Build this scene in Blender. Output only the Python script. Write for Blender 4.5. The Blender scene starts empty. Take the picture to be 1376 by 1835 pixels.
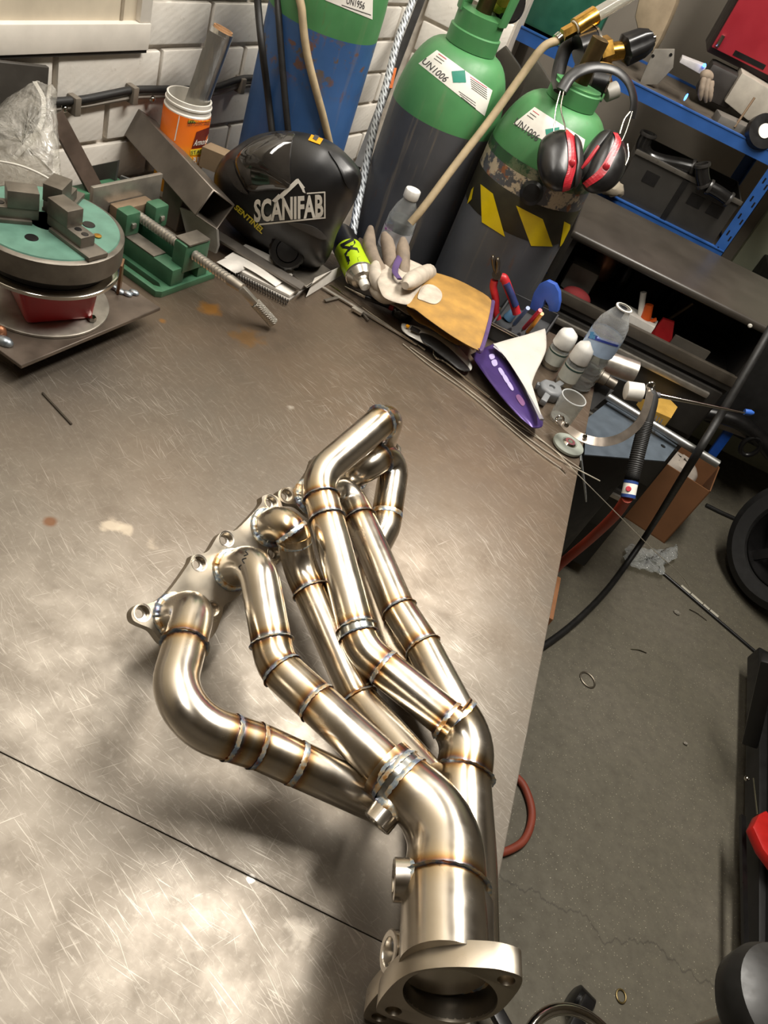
import bpy, bmesh, math, random
from mathutils import Vector as V, Matrix as Mx
from mathutils.geometry import tessellate_polygon
random.seed(7)
PI = math.pi
sc = bpy.context.scene
COL = sc.collection

# ------------------------------------------------------------------ camera
FPX = 1378.0; PCX, PCY = 688.0, 917.5
CAM = V((0, 0, 1.6))
_d = V((0.0 - PCX, 2300.0 - PCY, FPX)).normalized()      # straight down, seen in camera axes
_z = V((0, 0, 1)); _F = (_z - _d * _z.dot(_d)).normalized(); _U = -_d; _R = _F.cross(_U)
ROT = Mx((_R, _F, _U))                                    # image axes -> world axes
cd = bpy.data.cameras.new('camera'); cam = bpy.data.objects.new('camera', cd); COL.objects.link(cam)
cd.sensor_fit = 'VERTICAL'; cd.sensor_height = 36.0; cd.lens = 36.0 * FPX / 1835.0
cd.clip_start = 0.02; cd.clip_end = 60
m3 = ROT @ Mx(((1, 0, 0), (0, -1, 0), (0, 0, -1)))
cam.matrix_world = Mx.Translation(CAM) @ m3.to_4x4()
sc.camera = cam
# ------------------------------------------------------------------ world, light, exposure
w = bpy.data.worlds.new('world'); sc.world = w; w.use_nodes = True
w.node_tree.nodes['Background'].inputs[0].default_value = (0.9, 0.95, 1.0, 1)
w.node_tree.nodes['Background'].inputs[1].default_value = 0.3
sc.view_settings.view_transform = 'Standard'; sc.view_settings.look = 'None'
sc.view_settings.gamma = 1.0; sc.view_settings.use_curve_mapping = False
sc.view_settings.exposure = 0.42
def area(name, loc, sx, sy, power, col=(1, 0.95, 0.87), rotz=0.0):
    l = bpy.data.lights.new(name, 'AREA'); l.shape = 'RECTANGLE'; l.size = sx; l.size_y = sy
    l.energy = power; l.color = col
    o = bpy.data.objects.new(name, l); COL.objects.link(o); o.location = loc; o.rotation_euler = (0, 0, rotz)
    return o
CEIL = 2.75
LAMPS = [(-0.55, 0.70, 0.24, 1.5, 16), (0.40, 1.45, 0.24, 1.5, 44)]
for i, (lx, ly, sx, sy, pw) in enumerate(LAMPS):
    area('strip_light_glow', (lx, ly, CEIL - 0.105), sx, sy, pw)

def ray(px, py): return ROT @ V((px - PCX, py - PCY, FPX))
def atz(px, py, z): r = ray(px, py); return CAM + r * ((z - CAM.z) / r.z)
def aty(px, py, Y): r = ray(px, py); return CAM + r * ((Y - CAM.y) / r.y)
def atd(px, py, D): return CAM + ray(px, py) * (D / FPX)
def onp(px, py, o, n): r = ray(px, py); return CAM + r * ((o - CAM).dot(n) / r.dot(n))
BZ = 0.9                                                  # bench top
def b(px, py, h=0.0): return atz(px, py, BZ + h)

# ------------------------------------------------------------------ mesh helpers
def frame(axis, up=None):
    a = V(axis).normalized()
    u = V(up) if up is not None else (V((0, 0, 1)) if abs(a.z) < 0.9 else V((1, 0, 0)))
    x = u.cross(a)
    if x.length < 1e-6: x = V((1, 0, 0)).cross(a)
    x.normalize(); y = a.cross(x)
    return x, y, a
class MB:
    def __init__(s): s.v = []; s.f = []; s.at = []
    def add(s, vs, fs, at=0.0):
        k = len(s.v); s.v += [V(q) for q in vs]; s.f += [tuple(i + k for i in q) for q in fs]
        s.at += (list(at) if isinstance(at, (list, tuple)) else [at] * len(vs)); return s
    def obox(s, c, X, Y, Z):
        """box of centre c with half-extent vectors"""
        c = V(c); X = V(X); Y = V(Y); Z = V(Z)
        if X.cross(Y).dot(Z) < 0: X = -X
        vs = [c + X * i + Y * j + Z * k for k in (-1, 1) for j in (-1, 1) for i in (-1, 1)]
        return s.add(vs, [(0, 2, 3, 1), (4, 5, 7, 6), (0, 1, 5, 4), (2, 6, 7, 3), (0, 4, 6, 2), (1, 3, 7, 5)])
    def box(s, x0, x1, y0, y1, z0, z1):
        return s.obox(((x0 + x1) / 2, (y0 + y1) / 2, (z0 + z1) / 2), ((x1 - x0) / 2, 0, 0), (0, (y1 - y0) / 2, 0), (0, 0, (z1 - z0) / 2))
    def bar(s, p0, p1, wd, th, up=(0, 0, 1)):
        """rectangular bar between two points; wd across, th along up"""
        p0 = V(p0); p1 = V(p1); x, y, a = frame(p1 - p0, up)
        return s.obox((p0 + p1) / 2, x * wd / 2, y * th / 2, a * (p1 - p0).length / 2)
    def rings(s, rs, caps=(True, True), closed=False, at=None):
        n = len(rs[0]); k = len(s.v)
        for i, r in enumerate(rs):
            s.v += [V(q) for q in r]; s.at += [0.0 if at is None else at[i]] * n
        m = len(rs)
        for i in range(m if closed else m - 1):
            a0 = k + i * n; b0 = k + ((i + 1) % m) * n
            for j in range(n):
                jj = (j + 1) % n; s.f.append((a0 + j, a0 + jj, b0 + jj, b0 + j))
        if not closed:
            if caps[0]: s.f.append(tuple(k + j for j in reversed(range(n))))
            if caps[1]: s.f.append(tuple(k + (m - 1) * n + j for j in range(n)))
        return s
    def tube(s, pts, r, seg=16, caps=(True, True), closed=False, at=None, sq=None):
        """tube along points; r number or list; sq=(a,b) scales the section"""
        pts = [V(p) for p in pts]; n = len(pts); rr = r if isinstance(r, (list, tuple)) else [r] * n
        T = []
        for i in range(n):
            if closed: t = pts[(i + 1) % n] - pts[i - 1]
            else: t = pts[min(i + 1, n - 1)] - pts[max(i - 1, 0)]
            T.append(t.normalized() if t.length > 1e-9 else V((0, 0, 1)))
        x, y, a = frame(T[0]); rs = []
        for i in range(n):
            if i:
                q = T[i - 1].rotation_difference(T[i]); x = (q @ x).normalized()
            x = (x - T[i] * x.dot(T[i])).normalized(); y = T[i].cross(x)
            sa, sb = sq if sq else (1, 1)
            rs.append([pts[i] + (x * math.cos(t) * sa + y * math.sin(t) * sb) * rr[i] for t in (2 * PI * j / seg for j in range(seg))])
        return s.rings(rs, caps, closed, at)
    def cyl(s, p0, p1, r0, r1=None, seg=24, caps=(True, True)):
        return s.tube([p0, p1], [r0, r0 if r1 is None else r1], seg, caps)
    def lathe(s, prof, o=(0, 0, 0), ax=(0, 0, 1), seg=32, caps=(True, True), ref=None, wob=None):
        o = V(o); x, y, a = frame(ax, ref); rs = []
        for r, h in prof:
            rs.append([o + a * h + (x * math.cos(t) + y * math.sin(t)) * r * (wob(t, h) if wob else 1) for t in (2 * PI * j / seg for j in range(seg))])
        return s.rings(rs, caps)
    def prism(s, loops, th):
        """flat polygon with holes (loops of 3D points) extruded by vector th"""
        th = V(th); loops = [[V(p) for p in l] for l in loops]
        fl = [p for l in loops for p in l]; n = len(fl); tri = tessellate_polygon(loops)
        nn = V((0, 0, 0)); l0 = loops[0]
        for i in range(len(l0)): nn += l0[i].cross(l0[(i + 1) % len(l0)])
        flip = nn.dot(th) > 0
        vs = fl + [p + th for p in fl]; fs = []
        for t in tri:
            e = (fl[t[1]] - fl[t[0]]).cross(fl[t[2]] - fl[t[0]])
            up = e.dot(th) > 0
            lo = tuple(reversed(t)) if up else tuple(t)
            fs.append(lo); fs.append(tuple(i + n for i in reversed(lo)))
        k = 0
        for li, l in enumerate(loops):
            m = len(l); a = V((0, 0, 0))
            for i in range(m): a += l[i].cross(l[(i + 1) % m])
            ccw = a.dot(th) > 0
            for i in range(m):
                j = (i + 1) % m; q = (k + i, k + j, k + j + n, k + i + n)
                good = ccw if li == 0 else not ccw
                fs.append(q if good else tuple(reversed(q)))
            k += m
        return s.add(vs, fs)
    def ball(s, c, X, Y=None, Z=None, seg=16, rings=10):
        c = V(c)
        if not isinstance(X, (V, tuple, list)): X, Y, Z = (X, 0, 0), (0, X, 0), (0, 0, X)
        X, Y, Z = V(X), V(Y), V(Z); rs = []
        for i in range(rings + 1):
            p = PI * (0.02 + 0.96 * i / rings) - PI / 2
            rs.append([c + (X * math.cos(t) + Y * math.sin(t)) * math.cos(p) + Z * math.sin(p) for t in (2 * PI * j / seg for j in range(seg))])
        return s.rings(rs)
    def grid(s, fn, nu, nv, th=None):
        """surface fn(u,v) on 0..1; th = thickness vector or None"""
        P = [[V(fn(i / nu, j / nv)) for i in range(nu + 1)] for j in range(nv + 1)]
        k = len(s.v); W = nu + 1
        fl = [p for r in P for p in r]; fs = [(j * W + i, j * W + i + 1, (j + 1) * W + i + 1, (j + 1) * W + i) for j in range(nv) for i in range(nu)]
        if th is None: return s.add(fl, fs)
        n = len(fl); th = V(th)
        vs = fl + [p + th for p in fl]
        f2 = fs + [tuple(i + n for i in reversed(q)) for q in fs]
        bd = [i for i in range(W)] + [j * W + nu for j in range(1, nv + 1)] + [nv * W + i for i in range(nu - 1, -1, -1)] + [j * W for j in range(nv - 1, 0, -1)]
        for a, c in zip(bd, bd[1:] + bd[:1]): f2.append((a, a + n, c + n, c))
        return s.add(vs, f2)
    def build(s, name, mat, parent=None, bevel=0.0, seg=2, ang=40, sub=0, smooth=True, fix=True, attr=None):
        me = bpy.data.meshes.new(name); me.from_pydata(s.v, [], s.f)
        if attr: 
            a = me.attributes.new(attr, 'FLOAT', 'POINT'); a.data.foreach_set('value', s.at)
        bm = bmesh.new(); bm.from_mesh(me)
        if fix: bmesh.ops.recalc_face_normals(bm, faces=bm.faces)
        if bevel:
            es = [e for e in bm.edges if len(e.link_faces) == 2 and e.calc_face_angle(0) > math.radians(35)]
            bmesh.ops.bevel(bm, geom=es, offset=bevel, segments=seg, affect='EDGES', profile=0.6, clamp_overlap=True)
        bm.to_mesh(me); bm.free()
        if smooth:
            me.polygons.foreach_set('use_smooth', [True] * len(me.polygons)); me.set_sharp_from_angle(angle=math.radians(ang))
        o = bpy.data.objects.new(name, me); COL.objects.link(o)
        if mat: me.materials.append(mat)
        if parent is not None:
            o.parent = parent; bpy.context.view_layer.update() if False else None
            o.matrix_parent_inverse = Mx.Translation(-parent.location)
        if sub:
            md = o.modifiers.new('sub', 'SUBSURF'); md.levels = sub; md.render_levels = sub
        return o
def thing(name, label, cat, loc, group=None):
    o = bpy.data.objects.new(name, None); COL.objects.link(o); o.location = loc; o.empty_display_size = 0.02
    o['label'] = label; o['category'] = cat
    if group: o['group'] = group
    return o
def tag(o, label, cat, group=None, kind=None):
    o['label'] = label; o['category'] = cat
    if group: o['group'] = group
    if kind: o['kind'] = kind
    return o
def struct(o): o['kind'] = 'structure'; return o
def fillet(pts, rad, step=0.006):
    """polyline with rounded corners, sampled evenly enough for a tube"""
    pts = [V(p) for p in pts]; out = [pts[0]]
    for i in range(1, len(pts) - 1):
        p, a, c = pts[i], pts[i - 1], pts[i + 1]; r = rad[i - 1] if isinstance(rad, (list, tuple)) else rad
        u = (a - p).normalized(); v_ = (c - p).normalized(); th = u.angle(v_)
        if th > PI - 0.02: out.append(p); continue
        t = min(r / math.tan(th / 2), (a - p).length * 0.55 if i > 1 else (a - p).length * 0.95, (c - p).length * 0.55 if i < len(pts) - 2 else (c - p).length * 0.95)
        r = t * math.tan(th / 2); bis = (u + v_).normalized(); ce = p + bis * (r / math.sin(th / 2))
        s0 = p + u * t - ce; s1 = p + v_ * t - ce; tot = s0.angle(s1); n = max(4, int(tot * r / step), int(tot / 0.17))
        ax = s0.cross(s1).normalized()
        for k in range(n + 1): out.append(ce + Mx.Rotation(tot * k / n, 3, ax) @ s0)
    out.append(pts[-1])
    res = [out[0]]
    for q in out[1:]:
        d = (q - res[-1]).length
        if d < 1e-5: continue
        n = max(1, int(d / (step * 1.6)))
        base = res[-1]
        for k in range(1, n + 1): res.append(base.lerp(q, k / n))
    return res
def spline(pts, n=8, closed=False):
    pts = [V(p) for p in pts]; m = len(pts); out = []
    g = (lambda i: pts[i % m]) if closed else (lambda i: pts[0] * 2 - pts[1] if i < 0 else (pts[-1] * 2 - pts[-2] if i >= m else pts[i]))
    for i in range(m if closed else m - 1):
        p0, p1, p2, p3 = g(i - 1), g(i), g(i + 1), g(i + 2)
        for k in range(n):
            t = k / n
            out.append(0.5 * ((2 * p1) + (p2 - p0) * t + (2 * p0 - 5 * p1 + 4 * p2 - p3) * t * t + (3 * p1 - p0 - 3 * p2 + p3) * t ** 3))
    if not closed: out.append(pts[-1])
    return out
_tc = {}
def text_geo(txt, shear=0.0, bold=0.0):
    """flat letters, 1 unit high caps, as (verts2d, faces)"""
    key = (txt, shear, bold)
    if key in _tc: return _tc[key]
    cu = bpy.data.curves.new('lettering', 'FONT'); cu.body = txt; cu.size = 1.0; cu.shear = shear; cu.offset = bold; cu.resolution_u = 3
    o = bpy.data.objects.new('lettering', cu); COL.objects.link(o)
    me = bpy.data.meshes.new_from_object(o.evaluated_get(bpy.context.evaluated_depsgraph_get()))
    vs = [(v.co.x, v.co.y) for v in me.vertices]; fs = [tuple(p.vertices) for p in me.polygons]
    bpy.data.objects.remove(o); bpy.data.curves.remove(cu); bpy.data.meshes.remove(me)
    x0 = min(q[0] for q in vs); x1 = max(q[0] for q in vs); y0 = min(q[1] for q in vs); y1 = max(q[1] for q in vs)
    _tc[key] = ([((x - x0) / (x1 - x0), (y - y0) / (y1 - y0)) for x, y in vs], fs)
    return _tc[key]
def text_on(mb, txt, fn, shear=0.0, bold=0.0, split=0):
    """letters laid on surface fn(u,v), u and v running 0..1 over the text's box"""
    vs, fs = text_geo(txt, shear, bold)
    return mb.add([fn(u, v) for u, v in vs], fs)

from mathutils.bvhtree import BVHTree
def bvh(*objs):
    vs = []; fs = []
    for o in objs:
        k = len(vs); vs += [o.matrix_basis @ v_.co if o.parent is None else v_.co.copy() for v_ in o.data.vertices]; fs += [tuple(i + k for i in p.vertices) for p in o.data.polygons]
    return BVHTree.FromPolygons(vs, fs)
def caster(tree, quad, off=0.0008):
    """fn(u,v) onto a built surface: quad = picture corners tl,tr,br,bl"""
    tl, tr, br, bl = [V((q[0], q[1])) for q in quad]; last = [None]
    def fn(u, v_):
        q = (bl.lerp(br, u)).lerp(tl.lerp(tr, u), v_); r = ray(q.x, q.y).normalized()
        h, n, i, d = tree.ray_cast(CAM, r)
        if h is None:
            h, n, i, d = tree.find_nearest(last[0] if last[0] is not None else CAM + r * 1.5)
        last[0] = h
        if n.dot(r) > 0: n = -n
        return h + n * off
    return fn
def decal(name, tree, quad, mat, parent, nu=8, nv=8, off=0.0006):
    return MB().grid(caster(tree, quad, off), nu, nv).build(name, mat, parent)
def decal_text(name, tree, txt, quad, mat, parent, off=0.0010, shear=0.0, bold=0.0):
    mb = MB(); text_on(mb, txt, caster(tree, quad, off), shear, bold); return mb.build(name, mat, parent, smooth=False)
def inflate(outline, centre, D, hf, hb, rings=9, n=5, ex=2.0, tilt=None):
    """closed rounded body: outline in the picture at depth D(px,py), bulging hf towards and hb away from the viewer"""
    mb = MB(); Df = D if callable(D) else (lambda x, y: D)
    P = [atd(q[0], q[1], Df(*q)) for q in outline]; P = spline(P, n, True); c = atd(centre[0], centre[1], Df(*centre))
    vd = (c - CAM).normalized(); rs = []
    def ring(r, h): return [c + (p - c) * r + vd * h for p in P]
    for k in range(rings + 1):
        a = PI / 2 * (1 - k / rings) ; rs.append(ring(max(0.02, math.cos(a)) , -hf * math.sin(a) ** (2 / ex)))
    for k in range(1, rings + 1):
        a = PI / 2 * (k / rings); rs.append(ring(max(0.02, math.cos(a)), hb * math.sin(a) ** (2 / ex)))
    return mb.rings(rs)

# ------------------------------------------------------------------ materials
MATS = {}
def rgb(h):
    h = h.lstrip('#'); c = [int(h[i:i + 2], 16) / 255 for i in (0, 2, 4)]
    return tuple((x / 12.92 if x <= 0.04045 else ((x + 0.055) / 1.055) ** 2.4) for x in c) + (1,)
class NT:
    def __init__(s, name):
        s.m = bpy.data.materials.new(name); s.m.use_nodes = True; s.t = s.m.node_tree; s.n = s.t.nodes; s.l = s.t.links
        s.p = s.n['Principled BSDF']; s.tc = s.n.new('ShaderNodeTexCoord')
    def link(s, a, c): s.l.new(a, c)
    def mapping(s, scale=(1, 1, 1), rot=(0, 0, 0), loc=(0, 0, 0), src='Object'):
        k = s.n.new('ShaderNodeMapping'); s.link(s.tc.outputs[src], k.inputs[0])
        k.inputs['Scale'].default_value = scale; k.inputs['Rotation'].default_value = rot; k.inputs['Location'].default_value = loc
        return k.outputs[0]
    def noise(s, vec, scale=5, detail=4, rough=0.55, dist=0.0):
        k = s.n.new('ShaderNodeTexNoise'); s.link(vec, k.inputs['Vector'])
        k.inputs['Scale'].default_value = scale; k.inputs['Detail'].default_value = detail; k.inputs['Roughness'].default_value = rough; k.inputs['Distortion'].default_value = dist
        return k.outputs['Fac']
    def voro(s, vec, scale=5, feat='F1', out='Distance'):
        k = s.n.new('ShaderNodeTexVoronoi'); k.feature = feat; s.link(vec, k.inputs['Vector']); k.inputs['Scale'].default_value = scale
        return k.outputs[out]
    def wave(s, vec, scale=5, dist=0, axis='X', typ='BANDS'):
        k = s.n.new('ShaderNodeTexWave'); k.wave_type = typ
        if typ == 'BANDS': k.bands_direction = axis
        s.link(vec, k.inputs['Vector']); k.inputs['Scale'].default_value = scale; k.inputs['Distortion'].default_value = dist
        return k.outputs['Fac']
    def ramp(s, fac, stops, interp='LINEAR'):
        k = s.n.new('ShaderNodeValToRGB'); s.link(fac, k.inputs[0]); k.color_ramp.interpolation = interp
        e = k.color_ramp.elements
        while len(e) < len(stops): e.new(0.5)
        for q, (p, c) in zip(e, stops):
            q.position = p; q.color = c if isinstance(c, tuple) and len(c) == 4 else (rgb(c) if isinstance(c, str) else (c, c, c, 1))
        return k.outputs[0]
    def mix(s, fac, a, c, blend='MIX'):
        k = s.n.new('ShaderNodeMix'); k.data_type = 'RGBA'; k.blend_type = blend
        for sock, val in ((k.inputs[0], fac), (k.inputs[6], a), (k.inputs[7], c)):
            if hasattr(val, 'is_linked') or hasattr(val, 'links'): s.link(val, sock)
            elif isinstance(val, str): sock.default_value = rgb(val)
            else: sock.default_value = val
        return k.outputs[2]
    def math(s, op, a, c=0.0, clamp=False):
        k = s.n.new('ShaderNodeMath'); k.operation = op; k.use_clamp = clamp
        for sock, val in ((k.inputs[0], a), (k.inputs[1], c)):
            if hasattr(val, 'links'): s.link(val, sock)
            else: sock.default_value = val
        return k.outputs[0]
    def bump(s, h, strength=0.3, dist=0.002):
        k = s.n.new('ShaderNodeBump'); s.link(h, k.inputs['Height']); k.inputs['Strength'].default_value = strength; k.inputs['Distance'].default_value = dist
        s.link(k.outputs[0], s.p.inputs['Normal'])
    def set(s, **kw):
        names = dict(col='Base Color', rough='Roughness', metal='Metallic', trans='Transmission Weight', ior='IOR', alpha='Alpha', coat='Coat Weight', emc='Emission Color', ems='Emission Strength', spec='Specular IOR Level', aniso='Anisotropic')
        for k, val in kw.items():
            sock = s.p.inputs[names[k]]
            if hasattr(val, 'links'): s.link(val, sock)
            elif isinstance(val, str): sock.default_value = rgb(val)
            else: sock.default_value = val
        return s
def M(name, col, rough=0.5, metal=0.0, var=0.15, vs=30, bump=0.0, **kw):
    """plain procedural material: colour broken up by noise"""
    if name in MATS: return MATS[name]
    t = NT(name); v_ = t.mapping(); nz = t.noise(v_, vs, 5)
    c = rgb(col); lo = tuple(x * (1 - var) for x in c[:3]) + (1,); hi = tuple(min(1, x * (1 + var)) for x in c[:3]) + (1,)
    t.set(col=t.ramp(nz, [(0.3, lo), (0.7, hi)]), metal=metal, rough=t.ramp(nz, [(0.3, max(0.03, rough * 0.85)), (0.7, min(1, rough * 1.15))]), **kw)
    if bump: t.bump(nz, bump, 0.001)
    MATS[name] = t.m; return t.m
# ------------------------------------------------------------------ surface materials
def m_steel(name, c0, c1, rough=0.24):
    t = NT(name); v_ = t.mapping((1, 1, 1)); n1 = t.noise(v_, 14, 4); n2 = t.noise(v_, 35, 3)
    base = t.ramp(n1, [(0.3, c0), (0.7, c1)])
    at = t.n.new('ShaderNodeAttribute'); at.attribute_name = 'weld_tint'
    nz = t.noise(v_, 60, 4)
    fac = t.math('ADD', at.outputs['Fac'], t.math('MULTIPLY', t.math('SUBTRACT', nz, 0.5), t.math('MULTIPLY', at.outputs['Fac'], 0.55)), True)
    tint = t.ramp(fac, [(0.0, '#ffffff'), (0.2, '#f9efdc'), (0.4, '#efd8b2'), (0.58, '#dcb684'), (0.7, '#c89a7c'), (0.8, '#b0a4b0'), (0.9, '#b4c6d6'), (1.0, '#dfe6ea')])
    t.set(col=t.mix(1.0, base, tint, 'MULTIPLY'), metal=1.0, rough=t.ramp(n2, [(0.3, rough * 0.8), (0.7, rough * 1.25)]))
    MATS[name] = t.m; return t.m
STEEL = m_steel('stainless_tube', '#cec7bc', '#e2dcd2', 0.23)
STEEL2 = m_steel('stainless_satin', '#b0a798', '#c2b9aa', 0.34)
def m_weld():
    t = NT('weld_bead'); v_ = t.mapping(); n1 = t.noise(v_, 70, 3, 0.6); n2 = t.noise(v_, 260, 3)
    t.set(col=t.ramp(n1, [(0.22, '#b87848'), (0.36, '#dca868'), (0.45, '#eadcc0'), (0.54, '#b4c6d4'), (0.63, '#8a94b4'), (0.74, '#c07a52')]), metal=0.85, rough=0.36)
    t.bump(n2, 0.25, 0.001); return t.m
WELD = m_weld()
def m_bench():
    t = NT('bench_steel')
    v_ = t.mapping(); big = t.noise(v_, 2.2, 5, 0.6); mid = t.noise(v_, 22, 6, 0.65); fine = t.noise(v_, 140, 4, 0.7)
    base = t.ramp(big, [(0.3, '#746d64'), (0.55, '#80796f'), (0.75, '#8d867c')])
    base = t.mix(t.ramp(mid, [(0.35, 0.0), (0.7, 0.55)]), base, '#5f564b')
    base = t.mix(t.ramp(fine, [(0.55, 0.0), (0.75, 0.4)]), base, '#a39d92')
    # browner tone towards the far end of the plate
    sep = t.n.new('ShaderNodeSeparateXYZ'); t.link(t.tc.outputs['Object'], sep.inputs[0])
    far = t.math('ADD', sep.outputs['Y'], t.math('MULTIPLY', t.math('SUBTRACT', big, 0.5), 0.9))
    base = t.mix(t.ramp(far, [(0.55, 0.0), (1.0, 0.7)]), base, '#6e5c4a')
    # scratches: thin streaks in several directions, gently curved
    wn_ = t.n.new('ShaderNodeTexNoise'); t.link(t.tc.outputs['Object'], wn_.inputs['Vector']); wn_.inputs['Scale'].default_value = 2.5; wn_.inputs['Detail'].default_value = 1.0
    va = t.n.new('ShaderNodeVectorMath'); va.operation = 'MULTIPLY_ADD'; t.link(wn_.outputs['Color'], va.inputs[0]); va.inputs[1].default_value = (0.10, 0.10, 0); t.link(t.tc.outputs['Object'], va.inputs[2])
    def smap(scale, rot):
        k = t.n.new('ShaderNodeMapping'); r0 = t.n.new('ShaderNodeVectorRotate'); r0.rotation_type = 'Z_AXIS'; r0.inputs['Angle'].default_value = rot; t.link(va.outputs[0], r0.inputs['Vector']); t.link(r0.outputs[0], k.inputs[0]); k.inputs['Scale'].default_value = scale; return k.outputs[0]
    sc_ = None
    for ang, lo, sx, sy in ((0.45, 0.68, 22, 620), (0.15, 0.69, 26, 700), (0.62, 0.70, 16, 560), (-0.9, 0.735, 22, 600), (0.75, 0.735, 12, 480), (-2.2, 0.75, 20, 600), (-1.45, 0.75, 18, 680)):
        q = t.noise(smap((sx, sy, 1), ang), 1.0, 2, 0.5, 0.15)
        r = t.ramp(q, [(lo - 0.05, 0.0), (lo + 0.02, 1.0)])
        sc_ = r if sc_ is None else t.mix(1.0, sc_, r, 'LIGHTEN')
    patch = t.ramp(t.noise(v_, 6, 4), [(0.35, 0.1), (0.62, 1.0)])
    sfac = t.math('MULTIPLY', sc_, patch)
    base = t.mix(t.math('MULTIPLY', sfac, 0.34), base, '#cfc8bc')
    def blot(pt, r, col, amt, base, ns=30, k=0.6):
        d = t.n.new('ShaderNodeVectorMath'); d.operation = 'DISTANCE'; t.link(t.tc.outputs['Object'], d.inputs[0]); d.inputs[1].default_value = pt
        dd = t.math('ADD', d.outputs['Value'], t.math('MULTIPLY', t.math('SUBTRACT', t.noise(v_, ns, 4), 0.5), r * 2.2 * k))
        return t.mix(t.math('MULTIPLY', t.ramp(t.math('DIVIDE', dd, r), [(0.45, 1.0), (1.0, 0.0)]), amt), base, col)
    for (px, py, r, col, amt, ns, k) in BLOTS: base = blot(b(px, py), r, col, amt, base, ns, k)
    rough = t.ramp(mid, [(0.3, 0.38), (0.7, 0.52)])
    t.set(col=base, metal=0.74, rough=rough)
    t.bump(t.math('ADD', t.math('MULTIPLY', fine, 0.35), t.math('MULTIPLY', sfac, -0.6)), 0.12, 0.001)
    return t.m
BLOTS = [(375, 553, 0.022, '#a8742c', 0.75, 40, 0.8), (440, 605, 0.03, '#8d6630', 0.55, 40, 1.0), (90, 935, 0.009, '#6b4426', 0.8, 30, 0.4),
         (200, 940, 0.014, '#b4a896', 0.8, 60, 1.0), (225, 950, 0.010, '#b4a896', 0.7, 60, 1.0), (270, 975, 0.010, '#a59a8a', 0.6, 60, 1.2), (290, 575, 0.008, '#a8742c', 0.6, 40, 0.8),
         (540, 1670, 0.014, '#b8b0a4', 0.5, 60, 1.0), (450, 1575, 0.004, '#d8d4cc', 0.9, 60, 0.5), (520, 730, 0.006, '#b8b0a4', 0.6, 80, 1.0)]
BENCH = m_bench()
CRACK_Y = atz(1130, 1690, 0).y
def m_floor():
    t = NT('concrete_floor'); v_ = t.mapping(); big = t.noise(v_, 1.6, 5, 0.6); mid = t.noise(v_, 30, 6, 0.7)
    base = t.ramp(big, [(0.3, '#5f5a4c'), (0.5, '#676254'), (0.7, '#726c5f')])
    base = t.mix(t.ramp(mid, [(0.35, 0.0), (0.7, 0.5)]), base, '#4c473e')
    sp = t.voro(v_, 130); base = t.mix(t.ramp(sp, [(0.06, 0.9), (0.16, 0.0)]), base, '#aba38c')
    sp2 = t.voro(t.mapping((1, 1, 1), (0, 0, 0.7), (3.3, 1, 0)), 60); base = t.mix(t.ramp(sp2, [(0.03, 0.9), (0.08, 0.0)]), base, '#c9c2ac')
    sx = t.n.new('ShaderNodeSeparateXYZ'); t.link(t.tc.outputs['Object'], sx.inputs[0])
    cy = t.math('ADD', sx.outputs['Y'], t.math('MULTIPLY', t.math('SUBTRACT', t.noise(t.mapping((3, 0.01, 1)), 2.2, 6, 0.6), 0.5), 0.22))
    cr = t.math('ABSOLUTE', t.math('SUBTRACT', cy, CRACK_Y)); base = t.mix(t.ramp(cr, [(0.0006, 0.5), (0.003, 0.0)]), base, '#2b2620')
    t.set(col=base, rough=t.ramp(mid, [(0.3, 0.55), (0.7, 0.8)])); t.bump(mid, 0.3, 0.002); return t.m
FLOORM = m_floor()
def m_brick():
    t = NT('painted_brick'); v_ = t.mapping(); n1 = t.noise(v_, 9, 5, 0.6); n2 = t.noise(v_, 55, 5, 0.7)
    rib = t.wave(t.mapping((1, 1, 1), (0, 0.5, 0)), 28, 2.0, 'Z')
    base = t.ramp(n1, [(0.3, '#dcd5ca'), (0.7, '#ebe6dd')]); base = t.mix(t.ramp(n2, [(0.60, 0.0), (0.72, 0.5)]), base, '#bdb3a5')
    t.set(col=base, rough=0.55)
    t.bump(t.math('ADD', t.math('MULTIPLY', rib, 0.12), t.math('MULTIPLY', n2, 0.8)), 0.2, 0.004); return t.m
BRICK = m_brick()
MORTAR = M('painted_mortar', '#c9c0b4', 0.7, var=0.2, vs=40, bump=0.4)
CEILM = M('ceiling_paint', '#a09788', 0.8, var=0.1, vs=6)
WALLM = M('plain_wall_paint', '#756e64', 0.75, var=0.12, vs=6)

# ------------------------------------------------------------------ the room
W1 = V((math.sin(math.radians(15)), math.cos(math.radians(15)), 0)); N1 = V((W1.y, -W1.x, 0)); Q1 = V((-0.8, 1.0, 0))
def w1(s, z, d=0.0): return Q1 + W1 * s + N1 * d + V((0, 0, z))
def onw1(px, py, d=0.0):
    o = Q1 + N1 * d; p = onp(px, py, o, N1); return (p - o).dot(W1), p.z, p
YB = 3.2; XR = 2.6; YF = -1.6; PY = 2.20; PX = -0.24
S1 = 1.235                                                # corner of the left wall with the pier
cs = w1(S1, 0)
fl = MB().box(-2.2, XR, YF, YB + 0.1, -0.1, 0.0).build('floor', FLOORM); struct(fl)
ce = MB().box(-2.2, XR, YF, YB + 0.1, CEIL, CEIL + 0.1).build('ceiling', CEILM); struct(ce)
wl = MB(); sA = -2.9
p = [w1(sA, 0, -0.012), w1(S1 + 0.02, 0, -0.012), w1(S1 + 0.02, 0, -0.15), w1(sA, 0, -0.15)]
wl.prism([p], (0, 0, CEIL)); wl = struct(wl.build('wall_left', MORTAR))
wp = MB().box(cs.x - 0.06, PX, PY + 0.012, PY + 0.25, 0, CEIL).build('wall_pier', MORTAR); struct(wp)
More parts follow.
